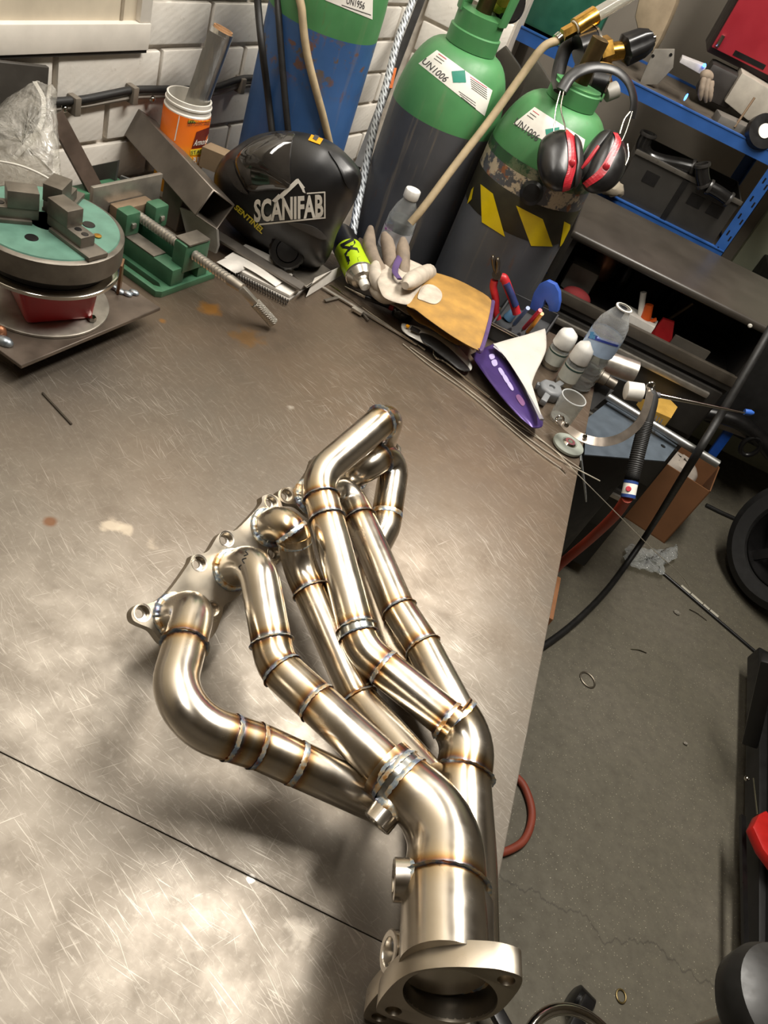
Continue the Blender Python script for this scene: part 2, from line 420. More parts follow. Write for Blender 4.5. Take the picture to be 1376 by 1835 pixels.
struct(MB().box(-0.6, XR, YB, YB + 0.1, 0, CEIL).build('wall_back', M('back_wall_paint', '#8c8478', 0.75, var=0.12, vs=6)))
struct(MB().box(PX - 0.12, PX, PY + 0.25, YB, 0, CEIL).build('wall_recess', WALLM))
struct(MB().box(XR, XR + 0.1, YF, YB + 0.1, 0, CEIL).build('wall_right', WALLM))
struct(MB().box(-2.2, XR, YF - 0.1, YF, 0, CEIL).build('wall_front', WALLM))
# bricks of the left wall and of the pier, each one a painted block of its own
ZJ = 1.121                                                # a bed joint
CH = 0.0765; BL = 0.225
win_s = onw1(258, 60)[0]
bd = bpy.data.meshes.new('brick')
def brick_mesh(L, H):
    mb = MB(); j = 0.0045
    mb.box(-L / 2 + j, L / 2 - j, 0.0, 0.014, -H / 2 + j, H / 2 - j); o = mb.build('brick', BRICK, None, 0.004, 2); me = o.data; bpy.data.objects.remove(o); return me
BMESH = {}
def brick(parent, c, ux, L, H, depth):
    key = (round(L, 3), round(H, 3))
    if key not in BMESH: BMESH[key] = brick_mesh(*key)
    o = bpy.data.objects.new('brick', BMESH[key]); COL.objects.link(o); o.parent = parent
    n = V((ux.y, -ux.x, 0))
    rm = Mx((ux, n, V((0, 0, 1)))).transposed().to_4x4()
    o.matrix_world = Mx.Translation(V(c) + n * (depth - 0.014) + n * random.uniform(-0.001, 0.0012)) @ rm
s_off = 0.3765
for k in range(-4, 14):
    z = ZJ + (k + 0.5) * CH
    off = s_off + (BL / 2 if k % 2 == 0 else 0)
    i0 = -4
    for i in range(i0, 8):
        a = off + i * BL; c = a + BL
        if z > ZJ and c > win_s and a < win_s: a = win_s + 0.004
        if z > ZJ and c <= win_s: continue
        if c > S1 and a < S1: c = S1
        if a >= S1 or c < -0.35 or c - a < 0.03: continue
        if k < -1 and c < 0.25: continue
        brick(wl, w1((a + c) / 2, z), W1, c - a, CH, 0.0)
for k in range(-8, 15):
    z = ZJ + (k + 0.5) * CH - 0.02
    for i in range(0, 3):
        a = cs.x + 0.015 + (i - (0.5 if k % 2 else 0)) * BL; c = min(a + BL, PX); a = max(a, cs.x + 0.012)
        if c - a > 0.04: brick(wp, V(((a + c) / 2, PY, z)), V((1, 0, 0)), c - a, CH, 0.0)
# boarded window in the left wall: recessed board, white frame rail below it and at its side
wn = MB(); z0 = ZJ; CREAM = M('cream_board', '#c3b7a2', 0.6, var=0.12, vs=14, bump=0.1); WHITEP = M('white_gloss_paint', '#d6cfc4', 0.4, var=0.08, vs=20, bump=0.1)
def wbox(mb, s0, s1, za, zb, d0, d1):
    c = w1((s0 + s1) / 2, (za + zb) / 2, (d0 + d1) / 2); return mb.obox(c, W1 * (s1 - s0) / 2, N1 * (d1 - d0) / 2, V((0, 0, (zb - za) / 2)))
wo = wbox(MB(), -2.0, win_s - 0.02, z0 + 0.02, z0 + 1.0, -0.01, 0.002).build('window_1', CREAM); struct(wo)
wbox(MB(), -2.0, win_s, z0 + 0.004, z0 + 0.045, -0.01, 0.014).build('window_sill', WHITEP, wo, 0.002)
wbox(MB(), win_s - 0.024, win_s, z0 + 0.045, z0 + 1.0, -0.01, 0.012).build('window_frame', WHITEP, wo, 0.002)
wbox(MB(), -2.0, win_s, z0 - 0.002, z0 + 0.003, -0.01, 0.010).build('window_seal', M('black_sealant', '#2a2622', 0.7), wo)
wbox(MB(), win_s - 0.058, win_s - 0.052, z0 + 0.046, z0 + 1.0, 0.0, 0.0035).build('window_bead', M('aged_wood', '#8f8371', 0.6), wo)
# ceiling lamps (out of view, they are what lights the bench)
HOUS = M('lamp_housing', '#d8d8d4', 0.4)
for i, (lx, ly, sx, sy, pw) in enumerate(LAMPS):
    t = thing('strip_light', ['white batten strip light on ceiling over the left of the bench', 'white batten strip light on ceiling over the right of the bench'][i], 'ceiling light', (lx, ly, CEIL), 'strip lights on the ceiling')
    MB().box(lx - sx / 2 - 0.02, lx + sx / 2 + 0.02, ly - sy / 2 - 0.02, ly + sy / 2 + 0.02, CEIL - 0.07, CEIL).build('housing', HOUS, t, 0.004)
    for s in (-1, 1): MB().box(lx - sx / 2 - 0.02, lx + sx / 2 + 0.02, ly + s * (sy / 2 + 0.03) - 0.01, ly + s * (sy / 2 + 0.03) + 0.01, CEIL - 0.10, CEIL).build('end_cap', HOUS, t, 0.003)

# ------------------------------------------------------------------ workbench
XE = b(1017, 942).x; Yfar = 1.52; ys = b(440, 1566).y; TH = 0.012
XL = -0.86
bench = thing('workbench', 'steel-topped workbench with scratched plates, carrying the exhaust manifold', 'workbench', (0, 0.5, 0))
def wallx(y): return Q1.x + (y - 1.0) * W1.x / W1.y + 0.012
far = MB().prism([[V((wallx(ys + 0.0003), ys + 0.0003, BZ - TH)), V((XE, ys + 0.0003, BZ - TH)), V((XE, Yfar, BZ - TH)), V((-0.30, Yfar, BZ - TH)), V((-0.30, 1.40, BZ - TH)), V((wallx(1.40), 1.40, BZ - TH))]], (0, 0, TH)).build('top_plate', BENCH, bench, 0.0014, 2)
near = MB().prism([[V((wallx(-0.45), -0.45, BZ - TH)), V((XE, -0.45, BZ - TH)), V((XE, ys - 0.0003, BZ - TH)), V((wallx(ys), ys - 0.0003, BZ - TH))]], (0, 0, TH)).build('top_plate', BENCH, bench, 0.0014, 2)
FRM = M('bench_frame_paint', '#2c2a28', 0.6)
MB().box(-0.9, XE - 0.02, -0.42, -0.37, BZ - TH - 0.06, BZ - TH - 0.001).build('frame_rail', FRM, bench, 0.003)
MB().box(-0.28, XE - 0.02, Yfar - 0.07, Yfar - 0.02, BZ - TH - 0.06, BZ - TH - 0.001).build('frame_rail', FRM, bench, 0.003)
MB().box(XE - 0.07, XE - 0.02, -0.37, Yfar - 0.07, BZ - TH - 0.06, BZ - TH - 0.001).build('frame_rail', FRM, bench, 0.003)
for x, y in ((XE - 0.045, -0.395), (XE - 0.045, Yfar - 0.045), (-0.875, -0.395), (-0.255, Yfar - 0.045), (-0.6, 1.35)):
    MB().box(x - 0.025, x + 0.025, y - 0.025, y + 0.025, 0, BZ - TH - 0.061).build('leg', FRM, bench, 0.003)
# ------------------------------------------------------------------ exhaust manifold
man = thing('exhaust_manifold', 'welded stainless six-into-two tubular exhaust manifold with heat-tinted welds', 'exhaust manifold', b(560, 1150))
FA = V((0.344, 0.939, 0)).normalized(); FR = V((0.939, -0.344, 0)).normalized(); TI = math.radians(30)
FN = FR * math.sin(TI) + V((0, 0, math.cos(TI))); FO = b(460, 960, 0.068)
def fp(px, py): return onp(px, py, FO, FN)
def circ(c, n, r, seg=20):
    x, y, a = frame(n); return [c + (x * math.cos(t) + y * math.sin(t)) * r for t in (2 * PI * i / seg for i in range(seg))]
PR = 0.0198
PORTS = [(314, 1103), (416, 1021), (481, 945), (556, 890), (633, 848), (684, 809)]
def flange_plate(outline, holes, ports):
    pts = spline([fp(*q) for q in outline], 5, True)
    loops = [pts] + [circ(fp(*q), FN, 0.0075) for q in holes] + [circ(fp(*q), FN, PR - 0.003) for q in ports]
    o = MB().prism(loops, -FN * 0.011).build('head_flange', STEEL2, man, 0.0006, 1)
    for q in holes:
        c = fp(*q); mb = MB()
        prof = [(0.0046, -0.0095), (0.0046, -0.007), (0.0075, -0.0065), (0.0078, 0.0002), (0.0092, 0.0004), (0.0092, -0.0002)]
        mb.lathe(prof, c, FN, 24, (False, False)).build('bolt_hole', STEEL, o)
    return o
flange_plate([(236, 1095), (247, 1083), (268, 1081), (300, 1062), (337, 1012), (345, 995), (362, 992), (375, 985), (392, 958), (408, 950), (425, 948), (466, 905), (470, 890), (484, 886), (500, 893), (508, 915), (512, 945), (508, 975), (506, 1000), (494, 1012), (476, 1015), (450, 1050), (418, 1075), (402, 1085), (397, 1105), (385, 1135), (366, 1152), (338, 1160), (310, 1158), (290, 1150), (272, 1128), (250, 1118), (238, 1110)],
             [(255, 1098), (357, 1009), (406, 966), (486, 900), (381, 1092), (492, 990)], PORTS[:3])
flange_plate([(500, 880), (515, 873), (533, 872), (555, 842), (562, 825), (575, 820), (592, 815), (640, 795), (672, 786), (690, 790), (705, 795), (716, 799), (719, 808), (712, 818), (690, 828), (668, 850), (655, 872), (640, 890), (612, 905), (592, 925), (572, 930), (556, 922), (535, 905), (512, 902), (500, 893)],
             [(514, 887), (570, 829), (707, 803), (575, 918)], PORTS[3:])
def proj(p):
    q = ROT.transposed() @ (V(p) - CAM); return V((PCX + FPX * q.x / q.z, PCY + FPX * q.y / q.z))
def pipe(name, path, rad, welds=(), r1=None, wr=0.0016):
    """tube part with heat tint near its welds; welds are path fractions and become weld_bead children"""
    n = len(path); L = [0.0]
    for i in range(1, n): L.append(L[-1] + (path[i] - path[i - 1]).length)
    rr = rad if isinstance(rad, list) else [rad] * n
    if r1 is not None: rr = [rad + (r1 - rad) * min(1, max(0, (l / L[-1] - 0.1) / 0.5)) for l in L]
    ws = []
    for w_ in welds:
        i = min(range(n), key=lambda k: (proj(path[k]) - V(w_)).length); ws.append(min(max(L[i], 0.002), L[-1] - 0.002))
    at = []
    for l in L:
        h = 0.0
        for q in ws:
            d = abs(l - q); h = max(h, 0.9 * math.exp(-(d / 0.0045) ** 2), 0.27 * math.exp(-(d / 0.014) ** 2))
        at.append(min(1, h + 0.05))
    o = MB().tube(path, rr, 32, (True, True), at=at).build(name, STEEL, man, attr='weld_tint')
    for q in ws:
        i = min(range(n), key=lambda k: abs(L[k] - q)); i = max(1, min(n - 2, i))
        t = (path[i + 1] - path[i - 1]).normalized()
        weld_ring(path[i], t, rr[i] + 0.0004, o, wr)
    return o
def weld_ring(c, t, r, parent, wr=0.0022):
    x, y, a = frame(t); seg = 72; mb = MB(); pts = []; rad = []
    for j in range(seg):
        th = 2 * PI * j / seg; pts.append(c + (x * math.cos(th) + y * math.sin(th)) * (r - wr * 0.25) + a * random.uniform(-0.0004, 0.0004)); rad.append(wr * (1.0 + 0.07 * (1 if j % 3 == 0 else -0.5)) * random.uniform(0.92, 1.08))
    mb.tube(pts, rad, 8, closed=True, sq=(0.28, 2.0) if wr < 0.0033 else (1.0, 1.0))
    return mb.build('weld_bead', WELD, parent)
def port_weld(q, parent, r=PR + 0.0012, wr=0.0036):
    return weld_ring(fp(*q) + FN * 0.0008, FN, r, parent, wr)
def up(q, d): return fp(*q) + FN * d
# six runners, corner points as (pixel, height over bench)
R1 = fillet([up(PORTS[0], -0.008), up(PORTS[0], 0.040), b(296, 1284, 0.108), b(470, 1340, 0.085), b(690, 1440, 0.062)], [0.027, 0.062, 0.05])
o = pipe('runner', R1, PR, ((328, 1154), (432, 1306), (463, 1318), (541, 1366))); port_weld(PORTS[0], o)
R2 = fillet([up(PORTS[1], -0.008), up(PORTS[1], 0.048), b(494, 1192, 0.078), b(712, 1392, 0.104)], [0.034, 0.045])
o = o2_ = pipe('runner', R2, PR, ((490, 1143), (500, 1196), (572, 1260), (704, 1385))); port_weld(PORTS[1], o)
R3 = fillet([up(PORTS[2], -0.008), up(PORTS[2], 0.046), b(531, 1003, 0.055), b(645, 1258, 0.035), b(765, 1395, 0.07)], [0.03, 0.05, 0.05])
o = pipe('runner', R3, PR * 0.97, ((537, 942), (534, 968), (556, 1057), (640, 1254))); port_weld(PORTS[2], o)
R4 = fillet([up(PORTS[3], -0.008), up(PORTS[3], 0.012), b(617, 866, 0.058), b(714, 1092, 0.058), b(758, 1160, 0.060), b(832, 1302, 0.066)], [0.02, 0.03, 0.06, 0.06])
o = pipe('runner', R4, PR * 0.98, ((641, 925), (712, 1092), (757, 1158))); port_weld(PORTS[3], o)
R5 = fillet([up(PORTS[4], -0.008), up(PORTS[4], 0.02), b(712, 800, 0.082), b(690, 945, 0.036), b(650, 1020, 0.022), b(702, 1172, 0.022), b(800, 1288, 0.045)], [0.02, 0.035, 0.04, 0.08, 0.08])
o = pipe('runner', R5, PR, ((675, 824), (680, 917))); port_weld(PORTS[4], o)
R6 = fillet([up(PORTS[5], -0.008), b(700, 740, 0.148), b(566, 856, 0.100), b(649, 1165, 0.064), b(815, 1300, 0.072)], [0.024, 0.05, 0.055])
o = pipe('runner', R6, PR, ((680, 755), (583, 886), (590, 926), (640, 1122), (646, 1138), (686, 1197), (800, 1288))); port_weld(PORTS[5], o)
# the two collectors
CA = fillet([b(690, 1372, 0.096), b(802, 1478, 0.106), b(796, 1600, 0.114), b(797, 1735, 0.128)], [0.075, 0.1])
oA = pipe('collector', CA, 0.0265, ((703, 1386), (724, 1406), (797, 1584)), r1=0.0335, wr=0.0020)
CB = fillet([b(808, 1282, 0.066), b(842, 1322, 0.060), b(828, 1400, 0.056), b(833, 1560, 0.048), b(833, 1720, 0.044)], [0.05, 0.06, 0.1])
oB = pipe('collector', CB, 0.0270, ((814, 1290), (830, 1376)), r1=0.0295, wr=0.0020)
# outlet flanges
AX = (CA[-1] - CA[-6]).normalized()
AN = V((0.12, -0.965, 0.20)).normalized(); AO = b(805, 1768, 0.136)
def ap(px, py, off=0.0): return onp(px, py, AO, AN)
OUT = [(936, 1758), (927, 1778), (898, 1811), (866, 1828), (809, 1836), (750, 1836), (712, 1829), (682, 1818), (674, 1808), (685, 1786), (712, 1757), (746, 1740), (801, 1733), (860, 1734), (898, 1738), (930, 1748)]
ctr = ap(806, 1786)
def outlet(shift, sc_=1.0):
    loopo = [ctr + (q - ctr) * sc_ + shift for q in spline([ap(*q) for q in OUT], 3, True)]
    x, y, a = frame(AN)
    bore = circ(ctr + shift, AN, 0.0335, 40)
    hs = [circ(ctr + (ap(*q) - ctr) * sc_ + shift, AN, 0.0062, 18) for q in ((907, 1757), (705, 1812))]
    o = MB().prism([loopo, bore] + hs, -AN * 0.019).build('outlet_flange', STEEL2, man, 0.0009, 2)
    return o
fa = outlet(V((0, 0, 0)))
weld_ring(ctr - AN * 0.020, AN, 0.0338, fa, 0.003)
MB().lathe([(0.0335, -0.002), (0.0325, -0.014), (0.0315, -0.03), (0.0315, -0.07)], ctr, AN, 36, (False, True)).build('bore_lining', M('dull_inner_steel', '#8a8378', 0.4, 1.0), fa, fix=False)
cB = V((CB[-1].x, CB[-1].y, CB[-1].z)); shB = b(770, 1800, 0.057) - ctr
fb = outlet(shB)
weld_ring(ctr + shB - AN * 0.020, AN, 0.030, fb, 0.003)
pipe('collector_tail', fillet([CB[-1], CB[-1].lerp(ctr + shB - AN * 0.012, 0.5), ctr + shB - AN * 0.012], 0.1), 0.0290)
# lambda sensor bungs
def bung(c, ax, r, h, name='sensor_boss'):
    ax = V(ax).normalized(); mb = MB()
    mb.lathe([(r * 0.62, 0.001), (r, 0.0), (r, h), (r * 0.92, h + 0.0008), (r * 0.66, h + 0.0006), (r * 0.62, h - 0.001), (r * 0.6, 0.004), (0.0005, 0.0035)], c, ax, 28)
    o = mb.build(name, STEEL, man, ang=30)
    for v_ in (): pass
    weld_ring(V(c) + ax * 0.002, ax, r + 0.0008, o, 0.0026); return o
p0 = b(702, 1442, 0.094); p1 = b(668, 1484, 0.084); bung(p0, p1 - p0, 0.0135, 0.020)
p0 = b(742, 1578, 0.110); p1 = b(707, 1576, 0.106); bung(p0, p1 - p0, 0.0165, 0.016)
p0 = b(745, 1715, 0.062); p1 = b(700, 1706, 0.064); bung(p0, p1 - p0, 0.0165, 0.024)
# marker scribble on the second runner
TS = bvh(o2_)
for k, sgn in enumerate((((447, 983), (440, 988), (444, 993), (437, 996)), ((441, 1000), (434, 1003), (437, 1009)), ((432, 1012), (428, 1016), (430, 1021)))):
    P_ = []
    for q in sgn:
        r_ = ray(*q).normalized(); h, n_, i, d = TS.ray_cast(CAM, r_)
        if h is not None: P_.append(h - r_ * 0.0004)
    if len(P_) > 1: MB().tube(spline(P_, 4), 0.0006, 6).build('marker_scribble', M('marker_ink', '#1d1b1a', 0.6), o2_)
# ------------------------------------------------------------------ gas cylinders
def m_body(name, base, spots, streak, peel=0.0, pc=('#b3a58d', '#8a5430'), pt=0.50):
    t = NT(name); v_ = t.mapping(); n1 = t.noise(v_, 7, 4); n2 = t.noise(t.mapping((1, 1, 0.25)), 34, 6, 0.7); n3 = t.noise(t.mapping((6, 6, 0.35)), 7, 5, 0.65); n4 = t.noise(v_, 24, 6, 0.68)
    c = rgb(base); col = t.ramp(n1, [(0.3, tuple(x * 0.75 for x in c[:3]) + (1,)), (0.7, tuple(x * 1.25 for x in c[:3]) + (1,))])
    col = t.mix(t.ramp(n3, [(0.58, 0.0), (0.72, streak)]), col, '#8d7f6a')
    col = t.mix(t.ramp(n2, [(0.62, 0.0), (0.70, spots)]), col, '#6a4427')
    if peel:
        sep = t.n.new('ShaderNodeSeparateXYZ'); t.link(t.tc.outputs['Object'], sep.inputs[0])
        band = t.ramp(t.math('ABSOLUTE', t.math('SUBTRACT', sep.outputs['Z'], peel)), [(0.02, 1.0), (0.06, 0.0)])
        col = t.mix(t.math('MULTIPLY', band, t.ramp(n4, [(pt, 0.0), (pt + 0.04, 1.0)])), col, pc[0])
        col = t.mix(t.math('MULTIPLY', band, t.ramp(t.noise(v_, 40, 5), [(0.60, 0.0), (0.66, 0.9)])), col, pc[1])
    t.set(col=col, rough=t.ramp(n2, [(0.3, 0.38), (0.7, 0.6)])); t.bump(n4, 0.1, 0.001); return t.m
GREEN = m_body('cylinder_green', '#47804e', 0.3, 0.15)
PAPER = M('label_paper', '#ddd9d0', 0.5, var=0.06, vs=40); INK = M('label_ink', '#3c3a3a', 0.6); TEAL = M('label_teal', '#1f7f6a', 0.5); PINK = M('label_red', '#c23a4a', 0.5)
BLACKR = M('black_rubber', '#1c1b1a', 0.55, var=0.25, vs=60); BLACKP = M('black_plastic', '#141313', 0.32, var=0.2, vs=40); BRASS = M('brass', '#c79a4a', 0.25, 1.0, vs=60); CHROME = M('chrome', '#c9c5bd', 0.12, 1.0, var=0.05)
HOSEB = M('beige_hose_rubber', '#9c8a6c', 0.7, var=0.18, vs=50, bump=0.2)
ZS = {}
def cyl_hit_z(px, py, ax, r):
    R_ = ray(px, py); dx, dy = CAM.x - ax[0], CAM.y - ax[1]
    A = R_.x ** 2 + R_.y ** 2; B_ = dx * R_.x + dy * R_.y; C_ = dx * dx + dy * dy - r * r; t = (-B_ - math.sqrt(max(0, B_ * B_ - A * C_))) / A
    return (CAM + R_ * t).z
def gas_cylinder(label, ax, r, zb, zs, zn, rn, mat, hc=0.06):
    t = thing('gas_cylinder', label, 'gas cylinder', (ax[0], ax[1], 0), 'tall gas cylinders behind the bench')
    o = (ax[0], ax[1], 0)
    body = MB().lathe([(r * 0.82, 0.0), (r * 0.95, 0.01), (r, 0.04), (r, 0.5), (r, zb - 0.05), (r, zb)], o, seg=64, caps=(True, False)).build('body', mat, t)
    prof = [(r, zb)]
    for k in range(13):
        a = k / 12 * PI / 2; prof.append((rn + (r - rn) * math.cos(a) ** 0.9, zs + (zn - zs) * math.sin(a) ** 1.15))
    prof += [(rn, zn + 0.002)]
    sh = MB().lathe(prof, o, seg=64, caps=(False, False)).build('shoulder', GREEN, t)
    nk = MB().lathe([(rn, zn), (rn * 1.06, zn + 0.001), (rn * 1.06, zn + 0.028), (rn * 0.98, zn + 0.03), (rn * 0.98, zn + hc), (rn * 0.55, zn + hc + 0.002)], o, seg=40).build('neck_collar', GREEN, t)
    MB().lathe([(0.016, zn + hc), (0.016, zn + 0.11), (0.012, zn + 0.112)], o, seg=24).build('valve', M('valve_bronze', '#5a4a30', 0.4, 0.8), t)
    return t, body, sh, nk
# middle one
pM = atd(768, 280, 1.63); aM = (pM.x, pM.y); rM = 0.112
zbM = cyl_hit_z(772, 226, aM, rM); zsM = aty(800, 205, aM[1]).z; znM = aty(853, 90, aM[1]).z
tM, bM, sM, nM = gas_cylinder('dark grey gas cylinder with clean green shoulder, between the other two cylinders', aM, rM, zbM, zsM, znM, 0.048, m_body('cylinder_grey', '#46474b', 0.35, 0.5))
TR = bvh(sM, bM)
dl = decal('label', TR, ((783, 90), (882, 162), (868, 208), (750, 114)), PAPER, tM, 16, 10)
decal_text('lettering', TR, 'UN1006', ((764, 104), (806, 140), (796, 148), (755, 112)), INK, dl, bold=0.01)
decal('hazard_diamond', TR, ((809, 128), (833, 126), (835, 148), (812, 148)), TEAL, dl, 4, 4, 0.0010)
for k in range(6): decal('print_line', TR, ((842 + k * 0.5, 137 + k * 4), (872, 157 + k * 4), (872, 158.2 + k * 4), (842 + k * 0.5, 138.2 + k * 4)), INK if k else PINK, dl, 4, 1, 0.0010)
for k in range(3): decal('print_line', TR, ((822 + k * 2, 163 + k * 5), (852, 184 + k * 5), (852, 185.2 + k * 5), (822 + k * 2, 164.2 + k * 5)), INK, dl, 4, 1, 0.0010)
for k in range(3): decal('print_line', TR, ((786 - k * 4, 96 + k * 4), (800 - k * 4, 106 + k * 4), (800 - k * 4, 107.4 + k * 4), (786 - k * 4, 97.4 + k * 4)), INK if k else PINK, dl, 4, 1, 0.0010)
# tulip guard of the middle one
GRD = MB(); gz0 = znM + 0.055
for a0, a1, h in ((-0.6, 0.9, 0.20), (2.3, 3.9, 0.20)):
    rs = []
    for k in range(9):
        th = a0 + (a1 - a0) * k / 8; c_, s_ = math.cos(th), math.sin(th)
        rs.append([V((aM[0] + c_ * q, aM[1] + s_ * q, z)) for q, z in ((0.047, gz0), (0.062, gz0 + h), (0.066, gz0 + h), (0.051, gz0))])
    GRD.rings(rs)
GRD.build('valve_guard', GREEN, tM)
# regulator on the middle one: brass body, black gauge with pale lens seen edge on
rg = thing('gas_regulator', 'brass and black gas regulator on the middle cylinder, cut by top of photo', 'regulator', (aM[0], aM[1], znM + 0.11))
MB().lathe([(0.012, -0.02), (0.02, 0.0), (0.028, 0.01), (0.03, 0.05), (0.02, 0.06)], atd(880, -5, 1.48), (0.3, -0.5, 0.2), 24).build('brass_body', BRASS, rg)
MB().lathe([(0.018, -0.016), (0.028, -0.014), (0.028, 0.012), (0.027, 0.014)], atd(862, 45, 1.47), (0.7, -0.45, 0.2), 28).build('gauge', BLACKP, rg)
MB().lathe([(0.027, 0.0), (0.0265, 0.003), (0.012, 0.0045)], atd(862, 45, 1.47) + V((0.7, -0.45, 0.2)).normalized() * 0.014, (0.7, -0.45, 0.2), 28).build('gauge_lens', M('pale_gauge_glass', '#b8b0a2', 0.15), rg)
MB().lathe([(0.031, 0.0), (0.034, 0.004), (0.034, 0.02), (0.030, 0.024)], atd(905, 5, 1.47), (0.6, -0.6, 0.3), 28).build('adjuster_ring', BLACKP, rg)

# right-hand one
pT = atd(917, 400, 1.60); aT = (pT.x, pT.y); rT = 0.112
zbT = cyl_hit_z(945, 296, aT, rT); zsT = aty(958, 290, aT[1]).z; znT = aty(1030, 188, aT[1]).z
ztp = cyl_hit_z(930, 352, aT, rT); ztb = cyl_hit_z(900, 412, aT, rT)
tT, bT, sT, nT = gas_cylinder('dark grey gas cylinder with peeling paint and yellow-black hazard tape', aT, rT, zbT, zsT, znT, 0.046, m_body('cylinder_peeling', '#505256', 0.5, 0.3, (zbT + ztp) / 2 - 0.005), 0.034)
MB().lathe([(rT + 0.0005, ztb), (rT + 0.001, ztb + 0.001), (rT + 0.001, ztp - 0.001), (rT + 0.0005, ztp)], (aT[0], aT[1], 0), seg=64, caps=(False, False)).build('hazard_tape', M('tape_olive_black', '#2a2717', 0.5, var=0.5, vs=25), tT)
TT = bvh(sT, bT); YEL = M('tape_yellow', '#d8be00', 0.4, var=0.1)
for q in (((862, 330), (884, 347), (905, 424), (864, 398)), ((925, 368), (972, 392), (989, 441), (951, 440)), ((1010, 396), (1021, 402), (1016, 436), (1002, 441)), ((846, 340), (850, 335), (846, 357), (838, 366))):
    decal('tape_stripe', TT, q, YEL, tT, 8, 8, 0.0016)
dl = decal('label', TT, ((958, 192), (1048, 250), (1040, 288), (920, 222)), PAPER, tT, 14, 10)
decal_text('lettering', TT, 'UN1006', ((928, 211), (969, 243), (961, 254), (920, 222)), INK, dl, bold=0.01)
decal('hazard_diamond', TT, ((977, 232), (1002, 228), (1002, 250), (980, 252)), TEAL, dl, 4, 4, 0.0010)
for k in range(3): decal('print_line', TT, ((955 - k * 5, 198 + k * 4), (966 - k * 5, 206 + k * 4), (966 - k * 5, 207.4 + k * 4), (955 - k * 5, 199.4 + k * 4)), INK if k else PINK, dl, 4, 1, 0.0010)
# blue one by the wall
pB = atd(545, 175, 1.46); aB = (pB.x, pB.y); rB = 0.1
zbB = cyl_hit_z(578, 62, aB, rB); zsB = zbB + 0.035
tB, bB, sB, nB = gas_cylinder('worn blue gas cylinder with green top against the white brick wall', aB, rB, zbB, zsB, zbB + 0.17, 0.046, m_body('cylinder_blue', '#34588a', 0.85, 0.3, zbB - 0.04, ('#5a5048', '#6a4a34'), 0.56))
TB = bvh(sB, bB)
dl = decal('label', TB, ((590, -40), (668, -20), (667, 35), (582, 0)), PAPER, tB, 12, 8)
decal_text('lettering', TB, 'UN1956', ((622, -6), (654, 4), (652, 17), (620, 6)), INK, dl, bold=0.01)
decal('print_line', TB, ((612, 8), (664, 26), (664, 27.5), (612, 9.5)), INK, dl, 6, 1, 0.0010)

# ------------------------------------------------------------------ hoses
def hose(name, pts, r, mat, label, cat='hose', seg=12, n=10, group=None):
    o = MB().tube(spline(pts, n), r, seg).build(name, mat); return tag(o, label, cat, group)
def ons(tree, px, py, off):
    r = ray(px, py).normalized(); h, n, i, d = tree.ray_cast(CAM, r)
    return CAM + r * (d - off) if h is not None else None
def hang(tree, pts, r, extra=()):
    L = [ons(tree, x, y, r * 1.5) for x, y in pts]; return [q for q in L if q is not None] + list(extra)
vB = V((aB[0], aB[1], zbB + 0.17 + 0.11))
hose('gas_hose', [vB + V((0.012, -0.01, 0.0)), vB + V((0.03, -0.07, 0.02)), vB + V((0.02, -0.125, -0.06))] + hang(TB, [(537, -60), (541, 20), (549, 90), (563, 150), (578, 205), (590, 255), (600, 300)], 0.0068), 0.0068, HOSEB, 'beige rubber hose hanging down the front of the blue cylinder')
hose('gas_hose', [atd(1000, 72, 1.40), atd(972, 86, 1.40), atd(935, 135, 1.42), atd(880, 212, 1.44), atd(820, 290, 1.45), atd(760, 370, 1.46), atd(735, 400, 1.47)], 0.0075, HOSEB, 'beige rubber hose running from brass flowmeter down behind the water bottle')
hose('welding_cable', [onw1(470, -420, 0.03)[2], atd(458, -170, 1.30), atd(458, -60, 1.27), atd(463, 20, 1.29), atd(470, 90, 1.31)] + hang(TB, [(480, 170), (488, 240), (494, 300)], 0.0062), 0.0062, BLACKR, 'thin black cable hanging nearest the foil roll beside blue cylinder', 'cable')
hose('welding_cable', [onw1(500, -420, 0.03)[2], atd(492, -150, 1.22)] + hang(TB, [(496, -30), (500, 40), (506, 120), (513, 200), (519, 260), (523, 300)], 0.0058), 0.0058, BLACKR, 'thin black cable hanging between the other black cable and beige hose', 'cable')
def m_braid():
    t = NT('braided_steel'); v_ = t.mapping((1, 1, 1), (0.5, 0.4, 0.3)); a = t.wave(t.mapping((1, 1, 1), (0.5, 0.6, 0)), 48, 1.0, 'X'); c = t.wave(t.mapping((1, 1, 1), (0.5, -0.6, 0)), 48, 1.0, 'Z')
    k = t.math('MAXIMUM', a, c); t.set(col=t.ramp(k, [(0.35, '#55585c'), (0.75, '#c3c8cc')]), metal=0.4, rough=0.4); t.bump(k, 0.6, 0.002); return t.m
hose('braided_hose', [atd(765, -60, 1.72), atd(738, 5, 1.72), atd(712, 75, 1.71), atd(694, 145, 1.69), atd(672, 225, 1.66), atd(655, 300, 1.62), atd(640, 372, 1.58), atd(632, 420, 1.58)], 0.0082, m_braid(), 'silver braided hose running down the corner between blue and grey cylinders')
o = MB().bar(atd(778, -60, 1.86), atd(640, 300, 1.80), 0.017, 0.012).build('cable_trunking', BLACKP); tag(o, 'black conduit behind the braided hose in the wall corner', 'conduit')
o = MB().bar(atd(706, 122, 1.70), atd(698, 158, 1.69), 0.012, 0.002, (0, -1, 0.3)).build('cable_tag', M('orange_tag', '#d06a2c', 0.5)); tag(o, 'small orange tag stuck behind the braided hose', 'tag')
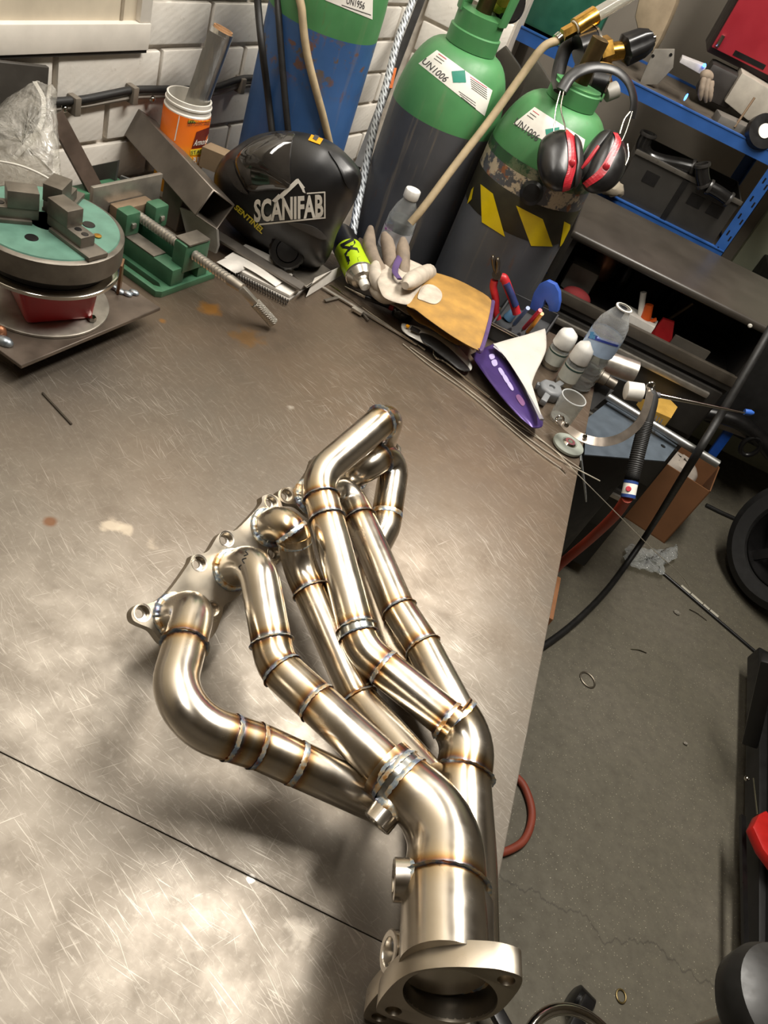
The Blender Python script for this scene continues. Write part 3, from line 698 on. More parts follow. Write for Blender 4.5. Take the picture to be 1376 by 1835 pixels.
# black cable clipped along grey trunking on the brick wall
tr = thing('cable_run', 'grey trunking strip with black cable clipped along brick wall', 'cable', onw1(200, 172)[2])
P1 = [onw1(x, y, 0.012)[2] for x, y in ((60, 187), (103, 182), (150, 178), (200, 168), (240, 161), (300, 160), (345, 160), (390, 155), (425, 143), (450, 140), (480, 142))]
MB().tube(spline(P1, 6), 0.0062, 10).build('cable', BLACKR, tr)
P2 = [onw1(x, y, 0.006)[2] for x, y in ((60, 198), (103, 192), (150, 187), (200, 178), (240, 172), (300, 170), (345, 169), (390, 164), (425, 153), (450, 149), (480, 150))]
MB().tube(spline(P2, 6), 0.0075, 8, sq=(1.0, 0.7)).build('trunking', M('grey_trunking', '#8d867c', 0.6), tr)
for x, y in ((133, 181), (237, 162), (431, 146)):
    c = onw1(x, y, 0.012)[2]; MB().obox(c + V((0, 0, -0.006)), W1 * 0.006, N1 * 0.0105, V((0, 0, 0.0145))).build('clip', M('clip_grey', '#6f675c', 0.5), tr, 0.002)
for x, y in ((115, 190), (273, 173)):
    c = onw1(x, y, 0.012)[2]; MB().ball(c + V((0, 0, -0.004)), 0.006).build('screw_head', CHROME, tr)

# ------------------------------------------------------------------ flowmeter and valve on the right-hand cylinder
fm = thing('flowmeter_regulator', 'brass gas regulator with flowmeter tube on the hazard-taped cylinder', 'regulator', (aT[0], aT[1], znT + 0.1))
def seg_(name, a, c, D, r, mat, r2=None, seg=24, bev=0): return MB().cyl(atd(a[0], a[1], D), atd(c[0], c[1], D), r, r2, seg).build(name, mat, fm, bev)
seg_('hose_clamp', (997, 72), (1004, 66), 1.40, 0.010, CHROME)
seg_('hex_fitting', (1008, 62), (1030, 50), 1.40, 0.011, BRASS, seg=6)
seg_('washer', (1029, 51), (1032, 49), 1.40, 0.013, PAPER)
seg_('brass_cap', (1031, 50), (1066, 28), 1.40, 0.0165, BRASS)
seg_('flow_tube', (1066, 28), (1150, -22), 1.40, 0.0125, M('clear_flow_tube', '#b9b4a8', 0.12, var=0.05, trans=0.6, ior=1.3))
seg_('outlet_stub', (1040, 50), (1055, 75), 1.41, 0.007, BRASS)
seg_('gauge', (1035, 92), (1066, 82), 1.42, 0.030, BLACKP); seg_('gauge_rim', (1066, 82), (1070, 81), 1.42, 0.031, M('grey_gauge_rim', '#77726a', 0.25, 0.8))
seg_('hex_nut', (1070, 95), (1092, 88), 1.42, 0.026, BRASS, 0.024, 6); seg_('brass_neck', (1088, 94), (1116, 90), 1.42, 0.016, BRASS); 
kn = MB(); ka = atd(1114, 92, 1.42); kb = atd(1168, 70, 1.42); x, y, a = frame(kb - ka)
kn.lathe([(0.018, 0), (0.026, 0.006), (0.024, 0.04), (0.018, (kb - ka).length - 0.004), (0.010, (kb - ka).length)], ka, a, 40, wob=lambda t, h: 1 + 0.07 * math.cos(6 * t)); kn.build('adjusting_knob', BLACKP, fm)
seg_('knob_screw', (1168, 70), (1172, 68), 1.42, 0.007, CHROME)
seg_('body_block', (1060, 100), (1078, 165), 1.50, 0.024, M('dull_brass', '#7d6534', 0.4, 1.0)); seg_('valve_stem', (1045, 120), (1035, 175), 1.52, 0.018, M('dark_bronze', '#4a3c28', 0.4, 0.8))
seg_('low_gauge', (1058, 148), (1085, 155), 1.44, 0.026, BLACKP); seg_('low_gauge_rim', (1084, 155), (1087, 156), 1.44, 0.0265, CHROME)
seg_('valve_handwheel', (1085, 168), (1105, 160), 1.45, 0.015, M('grey_plastic_knob', '#8d8981', 0.5))

# ------------------------------------------------------------------ ear defenders
ed = thing('ear_defenders', 'black and red ear defenders hung over the taped cylinder', 'ear defenders', atd(1040, 290, 1.38))
RED = M('red_plastic', '#a3222c', 0.35); BAND = M('headband_rubber', '#161514', 0.4); WIRE = M('steel_wire', '#b9b3a6', 0.2, 1.0)
DE = 1.36
pb = [(998, 158, 1.44), (1003, 128, 1.46), (1018, 115, 1.45), (1045, 118, 1.40), (1075, 118, 1.38), (1105, 126, 1.38), (1128, 150, 1.38), (1137, 185, 1.39), (1134, 200, 1.40)]
pb2 = [(1006, 162, DE), (1022, 138, DE), (1045, 124, DE), (1075, 120, DE + 0.01), (1105, 128, DE + 0.02), (1127, 150, DE + 0.03), (1136, 182, DE + 0.04), (1132, 212, DE + 0.05)]
MB().tube(spline([atd(*q) for q in pb2], 8), 0.011, 12, sq=(1.0, 0.35)).build('headband', BAND, ed)
MB().tube(spline([atd(*q) for q in ((1003, 165, DE + .01), (999, 140, DE + .05), (1012, 90, DE + .07), (1030, 70, DE + .08))], 8), 0.013, 10, sq=(1.0, 0.3)).build('neck_strap', BAND, ed)
for pts in (((1010, 164), (1005, 195), (1012, 225), (1013, 240)), ((1004, 164), (996, 195), (993, 222), (992, 236))):
    MB().tube(spline([atd(x, y, DE - 0.002) for x, y in pts], 6), 0.0014, 8).build('wire_arm', WIRE, ed)
for pts in (((1133, 200), (1122, 235), (1110, 262)), ((1129, 200), (1118, 215), (1110, 240)), ((1124, 258), (1125, 285), (1108, 315))):
    MB().tube(spline([atd(x, y, DE + 0.02) for x, y in pts], 6), 0.0014, 8).build('wire_arm', WIRE, ed)
def cup(outline, c, D, strip, pivot, cush, cc):
    o = inflate(outline, c, D, 0.036, 0.03, 8, 5, 2.4).build('ear_cup', BLACKP, ed)
    tr_ = bvh(o); mb = MB(); 
    L = spline([V((q[0], q[1], 0)) for q in strip[0]], 6); R_ = spline([V((q[0], q[1], 0)) for q in strip[1]], 6); rs = []
    for i in range(len(L) - 1):
        q = caster(tr_, ((L[i].x, L[i].y), (R_[i].x, R_[i].y), (R_[i + 1].x, R_[i + 1].y), (L[i + 1].x, L[i + 1].y)), 0.0016); mb.grid(q, 3, 1)
    mb.build('red_band', RED, ed, smooth=False)
    h = caster(tr_, ((pivot[0] - 1, pivot[1] - 1), (pivot[0] + 1, pivot[1] - 1), (pivot[0] + 1, pivot[1] + 1), (pivot[0] - 1, pivot[1] + 1)), 0.002)(0.5, 0.5)
    n_ = (CAM - h).normalized(); MB().lathe([(0.006, -0.002), (0.006, 0.003), (0.004, 0.0045)], h, n_, 16).build('pivot_pin', RED, ed)
    inflate(cush, cc, D - 0.004, 0.026, 0.026, 6, 5, 2.2).build('ear_cushion', M('cushion_vinyl', '#1a1918', 0.45), ed)
cup([(962, 285), (968, 255), (985, 238), (1008, 232), (1025, 240), (1037, 265), (1041, 295), (1035, 325), (1022, 340), (995, 343), (975, 332), (965, 310)], (1002, 288), 1.37,
    ([(1012, 233), (1017, 262), (1017, 300), (1010, 325), (1007, 343)], [(1025, 236), (1032, 262), (1031, 298), (1025, 322), (1019, 343)]), (1024, 293), [(1030, 240), (1042, 255), (1046, 290), (1041, 322), (1030, 338), (1027, 320), (1032, 290), (1030, 260)], (1036, 290))
cup([(1042, 325), (1052, 290), (1072, 255), (1095, 234), (1108, 240), (1118, 256), (1124, 280), (1118, 310), (1100, 335), (1075, 347), (1052, 343)], (1085, 295), 1.39,
    ([(1098, 238), (1101, 252), (1088, 280), (1072, 305), (1045, 328)], [(1106, 240), (1112, 256), (1100, 284), (1082, 315), (1052, 336)]), (1086, 299), [(1038, 318), (1042, 285), (1058, 255), (1078, 235), (1095, 234), (1082, 255), (1064, 285), (1050, 320)], (1062, 275))
MB().tube([atd(1072, 262, 1.345), atd(1052, 290, 1.345), atd(1042, 302, 1.35)], [0.003, 0.004, 0.002], 8).build('red_mark', RED, ed)
# black round knob and grey rag hung below the cups
o = MB().lathe([(0.006, -0.012), (0.02, -0.008), (0.022, 0.004), (0.016, 0.012), (0.005, 0.013)], atd(952, 346, 1.44), CAM - atd(952, 346, 1.44), 24).build('magnet_knob', BLACKP); tag(o, 'round black magnet stuck on the cylinder below the left ear cup', 'magnet')
# ------------------------------------------------------------------ left of the bench: positioner on its plate
MILL = M('mill_scale_steel', '#62574d', 0.45, 0.5, var=0.3, vs=25, bump=0.1); BARE = M('bare_steel', '#aaa49a', 0.33, 0.75, var=0.15, vs=50); DARKST = M('dark_machined_steel', '#6d675e', 0.4, 0.6, var=0.25, vs=40)
CGRN = M('chuck_green', '#557a6b', 0.45, var=0.2, vs=35, bump=0.1); VGRN = M('vise_green', '#355c43', 0.42, var=0.25, vs=30, bump=0.1); REDB = M('red_box_paint', '#a01a20', 0.35, var=0.12, vs=20)
PH = 0.035
A_ = b(38, 655, PH); B_ = b(288, 551, PH); u = (B_ - A_).normalized(); v_ = V((-u.y, u.x, 0)); Lp = (B_ - A_).length
pl = MB().prism([[A_ - V((0, 0, 0.006)), B_ - V((0, 0, 0.006)), B_ + v_ * 0.30 - V((0, 0, 0.006)), A_ + v_ * 0.30 - V((0, 0, 0.006))]], (0, 0, 0.006)).build('base_plate', MILL, None, 0.001, 1)
pl['label'] = 'brown mill-scale steel plate raised off the bench under the red positioner'; pl['category'] = 'steel plate'
for q in ((0.03, 0.05), (Lp - 0.04, 0.26), (0.03, 0.26), (Lp - 0.06, 0.10)):
    c = A_ + u * q[0] + v_ * q[1]; MB().box(c.x - 0.012, c.x + 0.012, c.y - 0.012, c.y + 0.012, BZ, BZ + PH - 0.006).build('foot', MILL, pl)
po = thing('welding_positioner', 'green three-jaw chuck on a red rotary welding positioner', 'positioner', atz(75, 535, BZ + PH))
c0 = atz(74, 537, BZ + PH); zl = BZ + PH
MB().lathe([(0.086, 0.0), (0.088, 0.001), (0.088, 0.004), (0.086, 0.005)], c0, seg=56).build('base_disc', BARE, po)
# red housing: tapered box
ex = (atz(165, 575, zl) - atz(45, 580, zl)); ex.z = 0; ex.normalize(); ey = V((-ex.y, ex.x, 0)); q0 = atz(48, 583, zl + 0.005); q1 = atz(166, 573, zl + 0.005); W_ = (q1 - q0).length
rb = MB(); h = 0.056; rs = []
for z, g in ((0, 0.0), (h, 0.012)):
    rs.append([q0 - ex * g - ey * g * 0.6 + V((0, 0, z)), q1 + ex * g * 0.3 - ey * g * 0.6 + V((0, 0, z)), q1 + ex * g * 0.3 + ey * (0.115 + g) + V((0, 0, z)), q0 - ex * g + ey * (0.115 + g) + V((0, 0, z))])
rb.rings(rs).build('red_housing', REDB, po, 0.008, 3)
ca = V((c0.x, c0.y, 0)); ca.x += 0.004; zc = zl + 0.005 + h + 0.002
MB().lathe([(0.089, 0.0), (0.092, 0.0015), (0.092, 0.006), (0.089, 0.008)], ca + V((0, 0, zc)), seg=64).build('face_plate', CHROME, po)
MB().lathe([(0.06, 0.0), (0.08, 0.001), (0.08, 0.014), (0.06, 0.015)], ca + V((0, 0, zc + 0.008)), seg=48).build('spindle', BLACKP, po)
zk = zc + 0.023; CR = 0.094
ck = MB().lathe([(CR - 0.004, 0.0), (CR, 0.002), (CR, 0.030), (CR - 0.003, 0.032)], ca + V((0, 0, zk)), seg=64).build('chuck_body', DARKST, po)
MB().lathe([(0.022, 0.0), (CR - 0.006, 0.0), (CR - 0.007, 0.0015), (0.022, 0.0015)], ca + V((0, 0, zk + 0.032)), seg=64, caps=(False, False)).build('chuck_face', CGRN, po)
MB().lathe([(0.022, 0.0), (0.0005, 0.0)], ca + V((0, 0, zk + 0.0325)), seg=32).build('chuck_bore', BLACKP, po)
zt = zk + 0.0335
jd = atz(195, 478, zt) - (ca + V((0, 0, zt))); jd.z = 0; jd.normalize()
for k in range(3):
    d = Mx.Rotation(2 * PI * k / 3, 3, 'Z') @ jd; e = V((-d.y, d.x, 0)); o0 = ca + V((0, 0, zt))
    MB().obox(o0 + d * 0.056 + V((0, 0, 0.002)), d * 0.036, e * 0.015, V((0, 0, 0.003))).build('jaw_slide', DARKST, po, 0.001)
    mb = MB(); mb.obox(o0 + d * 0.042 + V((0, 0, 0.012)), d * 0.030, e * 0.011, V((0, 0, 0.007)))
    mb.obox(o0 + d * 0.030 + V((0, 0, 0.030)), d * 0.018, e * 0.012, V((0, 0, 0.011))); j = mb.build('jaw', DARKST, po, 0.0012)
    for t in (0.054, 0.066): MB().lathe([(0.0045, 0), (0.004, 0.0006)], o0 + d * t + V((0, 0, 0.0191)), seg=14).build('jaw_screw', BLACKP, j)
    dd = Mx.Rotation(PI / 3, 3, 'Z') @ d
    MB().lathe([(0.008, 0), (0.0075, 0.0006)], o0 + dd * 0.05 + V((0, 0, 0.0004)), seg=18).build('key_hole', BLACKP, po)
MB().lathe([(0.005, 0), (0.005, 0.001), (0.002, 0.0016)], atz(175, 423, zt + 0.001), seg=14).build('face_screw', BRASS, po)
MB().lathe([(0.0055, 0), (0.0055, 0.005), (0.005, 0.006)], atz(165, 574, zl + 0.006), seg=6).build('bolt', CHROME, po)
# tack welds on the plate with a bent steel tab
tb = MB().bar(b(213, 520, PH + 0.002), b(219, 470, PH + 0.05), 0.02, 0.004, (1, 0.4, 0)).build('steel_tab', M('rusty_tab', '#8a6a50', 0.4, 0.7), pl)
for px, py in ((205, 515), (215, 522), (228, 526), (240, 524)): MB().ball(b(px, py, PH + 0.002), (0.008, 0, 0), (0, 0.006, 0), (0, 0, 0.004), 10, 6).build('tack_weld', M('tack_weld_grey', '#98a0a6', 0.35, 0.8, var=0.4, vs=200), pl)
MB().ball(b(8, 612, PH + 0.003), (0.012, 0, 0), (0, 0.008, 0), (0, 0, 0.007), 12, 6).build('tack_weld', MATS['tack_weld_grey'], pl)
MB().ball(b(2, 596, PH + 0.006), (0.007, 0, 0), (0, 0.007, 0), (0, 0, 0.010), 12, 6).build('tack_weld', M('copper_tint', '#b07a5a', 0.4, 0.7), pl)
# clear bag on the chuck
def m_bag(name, tint='#d8d4cc'):
    t = NT(name); v2 = t.mapping((1, 1, 1)); n1 = t.noise(v2, 26, 4, 0.6, 1.2)
    tr = t.n.new('ShaderNodeBsdfTransparent'); tr.inputs[0].default_value = (0.93, 0.93, 0.9, 1); mx = t.n.new('ShaderNodeMixShader')
    t.set(col=tint, rough=0.12, spec=0.8); t.bump(n1, 0.8, 0.012)
    t.link(t.ramp(n1, [(0.35, 0.14), (0.65, 0.45)]), mx.inputs[0]); t.link(tr.outputs[0], mx.inputs[1]); t.link(t.p.outputs[0], mx.inputs[2]); t.link(mx.outputs[0], t.n['Material Output'].inputs[0])
    MATS[name] = t.m; return t.m
BAG = m_bag('clear_plastic_film')
bg = thing('plastic_bag', 'crumpled clear plastic bag resting on the green chuck', 'bag', atd(50, 300, 1.1))
o = inflate([(-60, 240), (-20, 205), (30, 165), (62, 146), (82, 150), (100, 160), (103, 220), (108, 300), (110, 328), (80, 338), (30, 335), (-40, 330)], (40, 255), 1.10, 0.045, 0.05, 10, 6, 2.2).build('film', BAG, bg)
random.seed(3)
for v2 in o.data.vertices: v2.co += V((random.uniform(-1, 1), random.uniform(-1, 1), random.uniform(-1, 1))) * 0.0012
MB().tube(spline([atd(q[0], q[1], 1.06) for q in ((-30, 285), (20, 293), (50, 302), (80, 316), (108, 334))], 6), 0.0016, 8).build('zip_strip', M('white_zip', '#d8d4ca', 0.4), bg)
MB().tube(spline([atd(q[0], q[1], 1.06) for q in ((62, 146), (78, 180), (70, 230), (25, 285))], 6), 0.0013, 8, sq=(2.5, 0.5)).build('fold', BAG, bg)
# black board leaning on the wall
def wallpoly(name, pts, d, th, mat, label, cat):
    P_ = [onw1(x, y, d)[2] for x, y in pts]; o = MB().prism([P_], N1 * th).build(name, mat, None, 0.001, 1); return tag(o, label, cat)
wallpoly('dark_board', [(-60, 100), (82, 116), (74, 230), (-60, 260)], 0.02, 0.008, M('charcoal_board', '#38342f', 0.6), 'dark charcoal board leaning on the wall behind the plastic bag', 'board')
# leaning flat bars and plates by the wall
o = MB().bar(onw1(98, 205, 0.06)[2], b(200, 425, 0.002) + V((0.0, 0.02, 0)), 0.026, 0.008, (1, -0.5, 0.3)).build('flat_bar', M('brown_flat_bar', '#584a40', 0.45, 0.6, var=0.2)); tag(o, 'brown steel flat bar leaning against the wall beside the clear bag', 'steel bar')
P_ = [aty(x, y, 1.16) for x, y in ((140, 303), (211, 288), (204, 342), (158, 368))]
o = MB().prism([P_], (0, 0.006, 0)).build('steel_offcut', M('grey_zinc_plate', '#5b5b58', 0.45, 0.6)); tag(o, 'dull grey steel offcut standing against the wall behind the vise', 'steel plate')
P_ = [aty(x, y, 1.20) for x, y in ((204, 338), (216, 315), (246, 326), (246, 340))]
o = MB().prism([P_], (0, 0.004, 0)).build('steel_offcut', M('light_zinc_plate', '#7d7f7d', 0.4, 0.6)); tag(o, 'small bluish steel offcut peeking above the vise jaw plate', 'steel plate')

# ------------------------------------------------------------------ green drill vise
vi = thing('drill_vise', 'green cast-iron drill vise with bright threaded screw and knurled handle', 'vise', b(283, 535))
K = b(282, 536); Lv = (K - b(214, 487)); Lv.z = 0; Lv.normalize(); Wv = V((-Lv.y, Lv.x, 0)); ww = (b(372, 488) - K).dot(Wv)
def vp(l, w_, z): return K + Lv * l + Wv * w_ + V((0, 0, z))
def vbox(name, l0, l1, w0, w1_, z0, z1, mat, bev=0.002):
    return MB().obox(vp((l0 + l1) / 2, (w0 + w1_) / 2, (z0 + z1) / 2), Lv * (l1 - l0) / 2, Wv * (w1_ - w0) / 2, V((0, 0, (z1 - z0) / 2))).build(name, mat, vi, bev)
Ltot = 0.23
sl = [vp(-0.155, 0.010, 0), vp(-0.02, 0.010, 0), vp(-0.012, 0.016, 0), vp(-0.02, 0.022, 0), vp(-0.155, 0.022, 0), vp(-0.163, 0.016, 0)]
MB().prism([[vp(-Ltot, 0, 0), vp(-0.006, 0, 0), vp(0, 0.008, 0), vp(0, ww - 0.004, 0), vp(-0.004, ww, 0), vp(-Ltot, ww, 0)], sl], (0, 0, 0.011)).build('base', VGRN, vi, 0.0015)
vbox('rail', -Ltot, -0.004, 0.030, 0.058, 0.011, 0.040, VGRN); vbox('rail', -Ltot, -0.004, ww - 0.045, ww - 0.022, 0.011, 0.040, VGRN)
vbox('rail_top', -Ltot, -0.045, 0.030, 0.057, 0.040, 0.042, DARKST, 0.0006); vbox('rail_top', -Ltot, -0.045, ww - 0.045, ww - 0.022, 0.040, 0.042, DARKST, 0.0006)
vbox('screw_support', -0.028, -0.002, 0.050, ww - 0.030, 0.030, 0.078, VGRN, 0.004); vbox('support_cap', -0.030, 0.0, 0.054, ww - 0.034, 0.078, 0.081, DARKST, 0.001)
vbox('jaw_block', -0.150, -0.128, 0.034, ww - 0.026, 0.042, 0.074, M('brown_jaw_steel', '#7d6a55', 0.5, 0.4), 0.003)
for w0 in (0.026, ww - 0.048): vbox('moving_jaw', -0.128, -0.104, w0, w0 + 0.030, 0.042, 0.080, VGRN, 0.004); vbox('jaw_bolt', -0.104, -0.100, w0 + 0.011, w0 + 0.019, 0.056, 0.064, BARE, 0.001)
vbox('fixed_jaw', -Ltot, -Ltot + 0.03, 0.020, ww - 0.01, 0.02, 0.062, VGRN, 0.004); vbox('jaw_plate', -0.158, -0.151, 0.0, ww + 0.01, 0.050, 0.104, BARE, 0.001)
wc = ww / 2 + 0.002; zc_ = 0.060
th_ = MB(); Ls = 0.232; pts = [vp(-0.155 + Ls * i / 150, wc, zc_) for i in range(151)]
th_.tube(pts, [0.0075 + 0.0009 * (1 if i % 4 < 2 else -1) for i in range(151)], 16).build('screw', BARE, vi, ang=25)
kx = vp(0.082, wc, zc_); MB().cyl(vp(0.074, wc, zc_), vp(0.100, wc, zc_), 0.009, 0.0075).build('screw_end', BARE, vi)
h0 = vp(0.097, wc, zc_); h1 = b(491, 580, 0.012); hm = h0.lerp(h1, 0.42)
MB().bar(h0, hm, 0.012, 0.011).build('handle_shank', BARE, vi, 0.002)
def m_knurl():
    t = NT('knurled_steel'); a = t.wave(t.mapping((1, 1, 1), (0, 0, 0.8)), 260, 0, 'X'); c = t.wave(t.mapping((1, 1, 1), (0, 0, -0.8)), 260, 0, 'X'); t.set(col='#b3aea4', metal=0.95, rough=0.35); t.bump(t.math('MULTIPLY', a, c), 0.7, 0.002); return t.m
MB().lathe([(0.0075, 0), (0.0088, 0.001), (0.0088, (h1 - hm).length - 0.002), (0.006, (h1 - hm).length)], hm, h1 - hm, 20).build('knurled_grip', m_knurl(), vi)

# ------------------------------------------------------------------ square tubes
def sqtube(name, p0, p1, w_, th, up, mat, parent=None):
    x, y, a = frame(V(p1) - V(p0), up); mb = MB(); rs = []
    for p, s in ((p0, w_), (p1, w_), (p1, w_ - 2 * th), (p0, w_ - 2 * th), (p0, w_)):
        rs.append([V(p) + (x * i + y * j) * s / 2 for i, j in ((-1, -1), (1, -1), (1, 1), (-1, 1))])
    k = mb.rings(rs[:4], (False, False), closed=True); return mb.build(name, mat, parent, 0.0015, 1)
TUBE = M('dark_box_section', '#6f675e', 0.36, 0.55, var=0.2, vs=18)
pn = atd(386, 377, 1.27); pf = atd(238, 214, 1.42)
nrm = (atd(330, 270, 1.33) - CAM).normalized()
o = sqtube('box_section', pf, pn, 0.052, 0.003, V((0.35, 0.35, 0.85)), TUBE); tag(o, 'dark steel box section tube leaning out diagonally with open end', 'steel tube')
bs = b(306, 408); o = sqtube('box_section', V((bs.x, bs.y + 0.02, BZ)), V((bs.x, bs.y + 0.02, BZ + 0.085)), 0.045, 0.003, V((0.3, 1, 0)), TUBE); tag(o, 'short dark box section standing upright under the leaning tube', 'steel tube')

# ------------------------------------------------------------------ wipes tub with foil roll
yt = 1.335; ct = aty(340, 172, yt); zt_ = ct.z; tub = thing('wipes_tub', 'orange tub of cleaning wipes with open white rim by the wall', 'tub', (ct.x, yt, BZ))
rt = 0.041; o0 = V((ct.x, yt, 0)); TW = M('white_tub_plastic', '#d9d4ca', 0.4)
tbm = MB().lathe([(rt * 0.97, BZ), (rt, BZ + 0.003), (rt, zt_ - 0.02), (rt * 0.95, zt_ - 0.018), (rt * 0.95, zt_ - 0.012), (rt * 0.99, zt_ - 0.011), (rt * 0.99, zt_ - 0.008), (rt * 0.95, zt_ - 0.007), (rt * 0.95, zt_), (rt * 0.88, zt_), (rt * 0.86, zt_ - 0.05), (0.001, zt_ - 0.055)], o0, seg=48).build('tub_body', TW, tub)
def m_lab():
    t = NT('orange_label'); sep = t.n.new('ShaderNodeSeparateXYZ'); t.link(t.tc.outputs['Object'], sep.inputs[0]); n1 = t.noise(t.mapping(), 20, 3)
    f = t.math('DIVIDE', t.math('SUBTRACT', sep.outputs['Z'], zt_ - 0.15), 0.15); t.set(col=t.ramp(t.math('ADD', f, t.math('MULTIPLY', t.math('SUBTRACT', n1, 0.5), 0.15)), [(0.0, '#e8a020'), (0.3, '#f0b020'), (0.55, '#ec7a1e'), (1.0, '#e2661c')]), rough=0.35); return t.m
lab = MB().lathe([(rt + 0.0004, BZ + 0.012), (rt + 0.0006, BZ + 0.013), (rt + 0.0006, zt_ - 0.023), (rt + 0.0004, zt_ - 0.022)], o0, seg=48, caps=(False, False)).build('label', m_lab(), tub)
TL = bvh(lab); YL = M('label_yellow', '#e8d23a', 0.5); DRED = M('label_maroon', '#6b2418', 0.5); WHT = M('print_white', '#e6e2d8', 0.5)
decal('seam', TL, ((324, 192), (326, 192), (314, 252), (312, 252)), WHT, lab, 2, 8)
decal('banner', TL, ((338, 211), (376, 208), (375, 218), (336, 221)), M('label_dark_green', '#33401c', 0.5), lab, 8, 2, 0.0008); decal_text('lettering', TL, 'BIODEGRADABLE', ((339, 212.5), (376, 209.5), (375, 216.5), (337.5, 219)), YL, lab, 0.0012)
decal_text('lettering', TL, '100% PLASTIC FREE', ((336, 222), (375, 219), (374, 223.5), (335, 226)), INK, lab, 0.0012)
decal('badge', TL, ((352, 236), (378, 226), (374, 262), (343, 266)), DRED, lab, 8, 6, 0.0008); decal_text('lettering', TL, 'ArmorAll', ((349, 250), (377, 246), (374, 257), (346, 261)), WHT, lab, 0.0014, shear=0.2, bold=0.01)
decal('flash', TL, ((341, 268), (372, 264), (371, 275), (341, 278)), YL, lab, 6, 2, 0.0008); decal_text('lettering', TL, 'STAINS', ((342, 270), (371, 266), (370, 273), (342, 276)), INK, lab, 0.0013)
decal_text('lettering', TL, 'ALL PURPOSE', ((334, 282), (371, 279), (370, 291), (334, 295)), WHT, lab, 0.0013, bold=0.02)
f0 = V((ct.x + 0.008, yt, zt_ - 0.05)); f1 = aty(399, 55, yt + 0.03); FOIL = NT('kitchen_foil'); FOIL.set(col='#d6d5d2', metal=1.0, rough=0.3); FOIL.bump(FOIL.noise(FOIL.mapping((1, 1, 0.35)), 60, 3), 0.35, 0.006)
fr = thing('foil_roll', 'roll of kitchen foil on a cardboard core standing in the wipes tub', 'foil roll', f0)
MB().cyl(f0, f1, 0.0185, seg=36).build('foil', FOIL.m, fr); x, y, a = frame(f1 - f0)
MB().grid(lambda p, q: f0.lerp(f1, 0.08 + 0.88 * q) + (x * math.cos(0.9 - p * 1.3) + y * math.sin(0.9 - p * 1.3)) * (0.019 + 0.010 * p * p), 8, 12, -x * 0.0008).build('loose_flap', FOIL.m, fr)
MB().lathe([(0.0165, 0), (0.0165, 0.004), (0.0145, 0.004), (0.0145, -0.02), (0.001, -0.021)], f1, a, 28).build('core', M('cardboard_core', '#a57c56', 0.7), fr)
# cardboard scrap and dark block behind the tube end
o = MB().obox(atd(388, 285, 1.40), (0.022, 0.004, 0), (0, 0.016, 0), (0, 0, 0.018)).build('cardboard_scrap', M('cardboard', '#7d6a52', 0.75, var=0.12)); tag(o, 'small brown cardboard box behind the welding helmet by the wipes tub', 'box')
# ------------------------------------------------------------------ papers, notebook and steel strips under the helmet
def flat(name, pts, h, th, mat, parent=None, bev=0.0): return MB().prism([[b(x, y, h) for x, y in pts]], (0, 0, th)).build(name, mat, parent, bev, 1)
WPAP = M('white_paper', '#cfcac2', 0.7, var=0.06, vs=60)
nb = thing('spiral_notebook', 'open spiral-bound notebook with curled white pages in front of the helmet', 'notebook', b(480, 510))
flat('cover', [(392, 478), (440, 452), (558, 512), (516, 541)], 0.0005, 0.003, M('notebook_cover', '#8d8881', 0.6), nb)
flat('page_block', [(396, 474), (442, 448), (560, 507), (518, 534)], 0.0037, 0.006, WPAP, nb, 0.001)
mb = MB(); e0 = b(398, 478, 0.010); e1 = b(517, 540, 0.010); dr = (e1 - e0).normalized(); nr = V((-dr.y, dr.x, 0))
for k in range(26):
    c = e0.lerp(e1, (k + 0.5) / 26); MB().tube([c + nr * 0.005 * math.cos(t) + V((0, 0, 0.005 * math.sin(t))) - V((0, 0, 0.003)) for t in (2 * PI * i / 12 for i in range(12))], 0.0008, 6, closed=True).build('wire_ring', M('black_wire', '#2a2826', 0.35, 0.6), nb)
MB().grid(lambda p, q: b(388 + 52 * p, 470 - 24 * p, 0.011 + 0.012 * math.sin(PI * q) * (1 - p)) + V((0.04 * q, -0.006 * q, 0)), 8, 6, (0, 0, 0.0006)).build('curled_page', WPAP, nb)
sh = MB().grid(lambda p, q: (b(440 + 92 * p, 438 + 50 * p, 0.014).lerp(b(402 + 92 * p, 462 + 52 * p, 0.012), q)) + V((0, 0, 0.004 * math.sin(PI * p))), 10, 6, (0, 0, 0.0006)).build('paper_sheet', WPAP); tag(sh, 'loose white note sheet poking out under the front of the helmet', 'paper')
o = MB().prism([[b(x, y, 0.018) for x, y in ((380, 426), (392, 417), (545, 512), (538, 522))]], (0, 0, 0.004)).build('flat_bar', M('worn_flat_bar', '#77716a', 0.4, 0.5)); tag(o, 'long worn steel strip lying across the spiral notebook', 'steel bar')
an = thing('steel_angle', 'short dark steel angle lying at the right end of the notebook', 'steel angle', b(560, 500))
flat('leg', [(522, 492), (562, 468), (592, 486), (548, 516)], 0.0125, 0.003, DARKST, an, 0.0006)
MB().prism([[b(592, 486, 0.0125), b(548, 516, 0.0125), b(548, 516, 0.03), b(592, 486, 0.03)]], (0.002, 0.003, 0)).build('flange', BARE, an)
o = MB().grid(lambda p, q: b(548 + 62 * p, 532 - 38 * p, 0.002) + V((0, 0.02 * q, 0.03 * q * (1 - 0.4 * p))), 6, 4, (0.0006, 0.0006, 0)).build('paper_fold', WPAP); tag(o, 'folded white paper edge standing behind the steel angle', 'paper')
pp = [aty(x, y, 1.20) for x, y in ((322, 372), (345, 380), (388, 412), (390, 440), (384, 458), (335, 425))]
o = MB().prism([pp], (0.002, 0.004, 0)).build('plastic_sheet', M('pale_grey_plastic', '#a9a59e', 0.5)); tag(o, 'pale grey plastic sheet with rounded corner leaning under the box section', 'sheet')
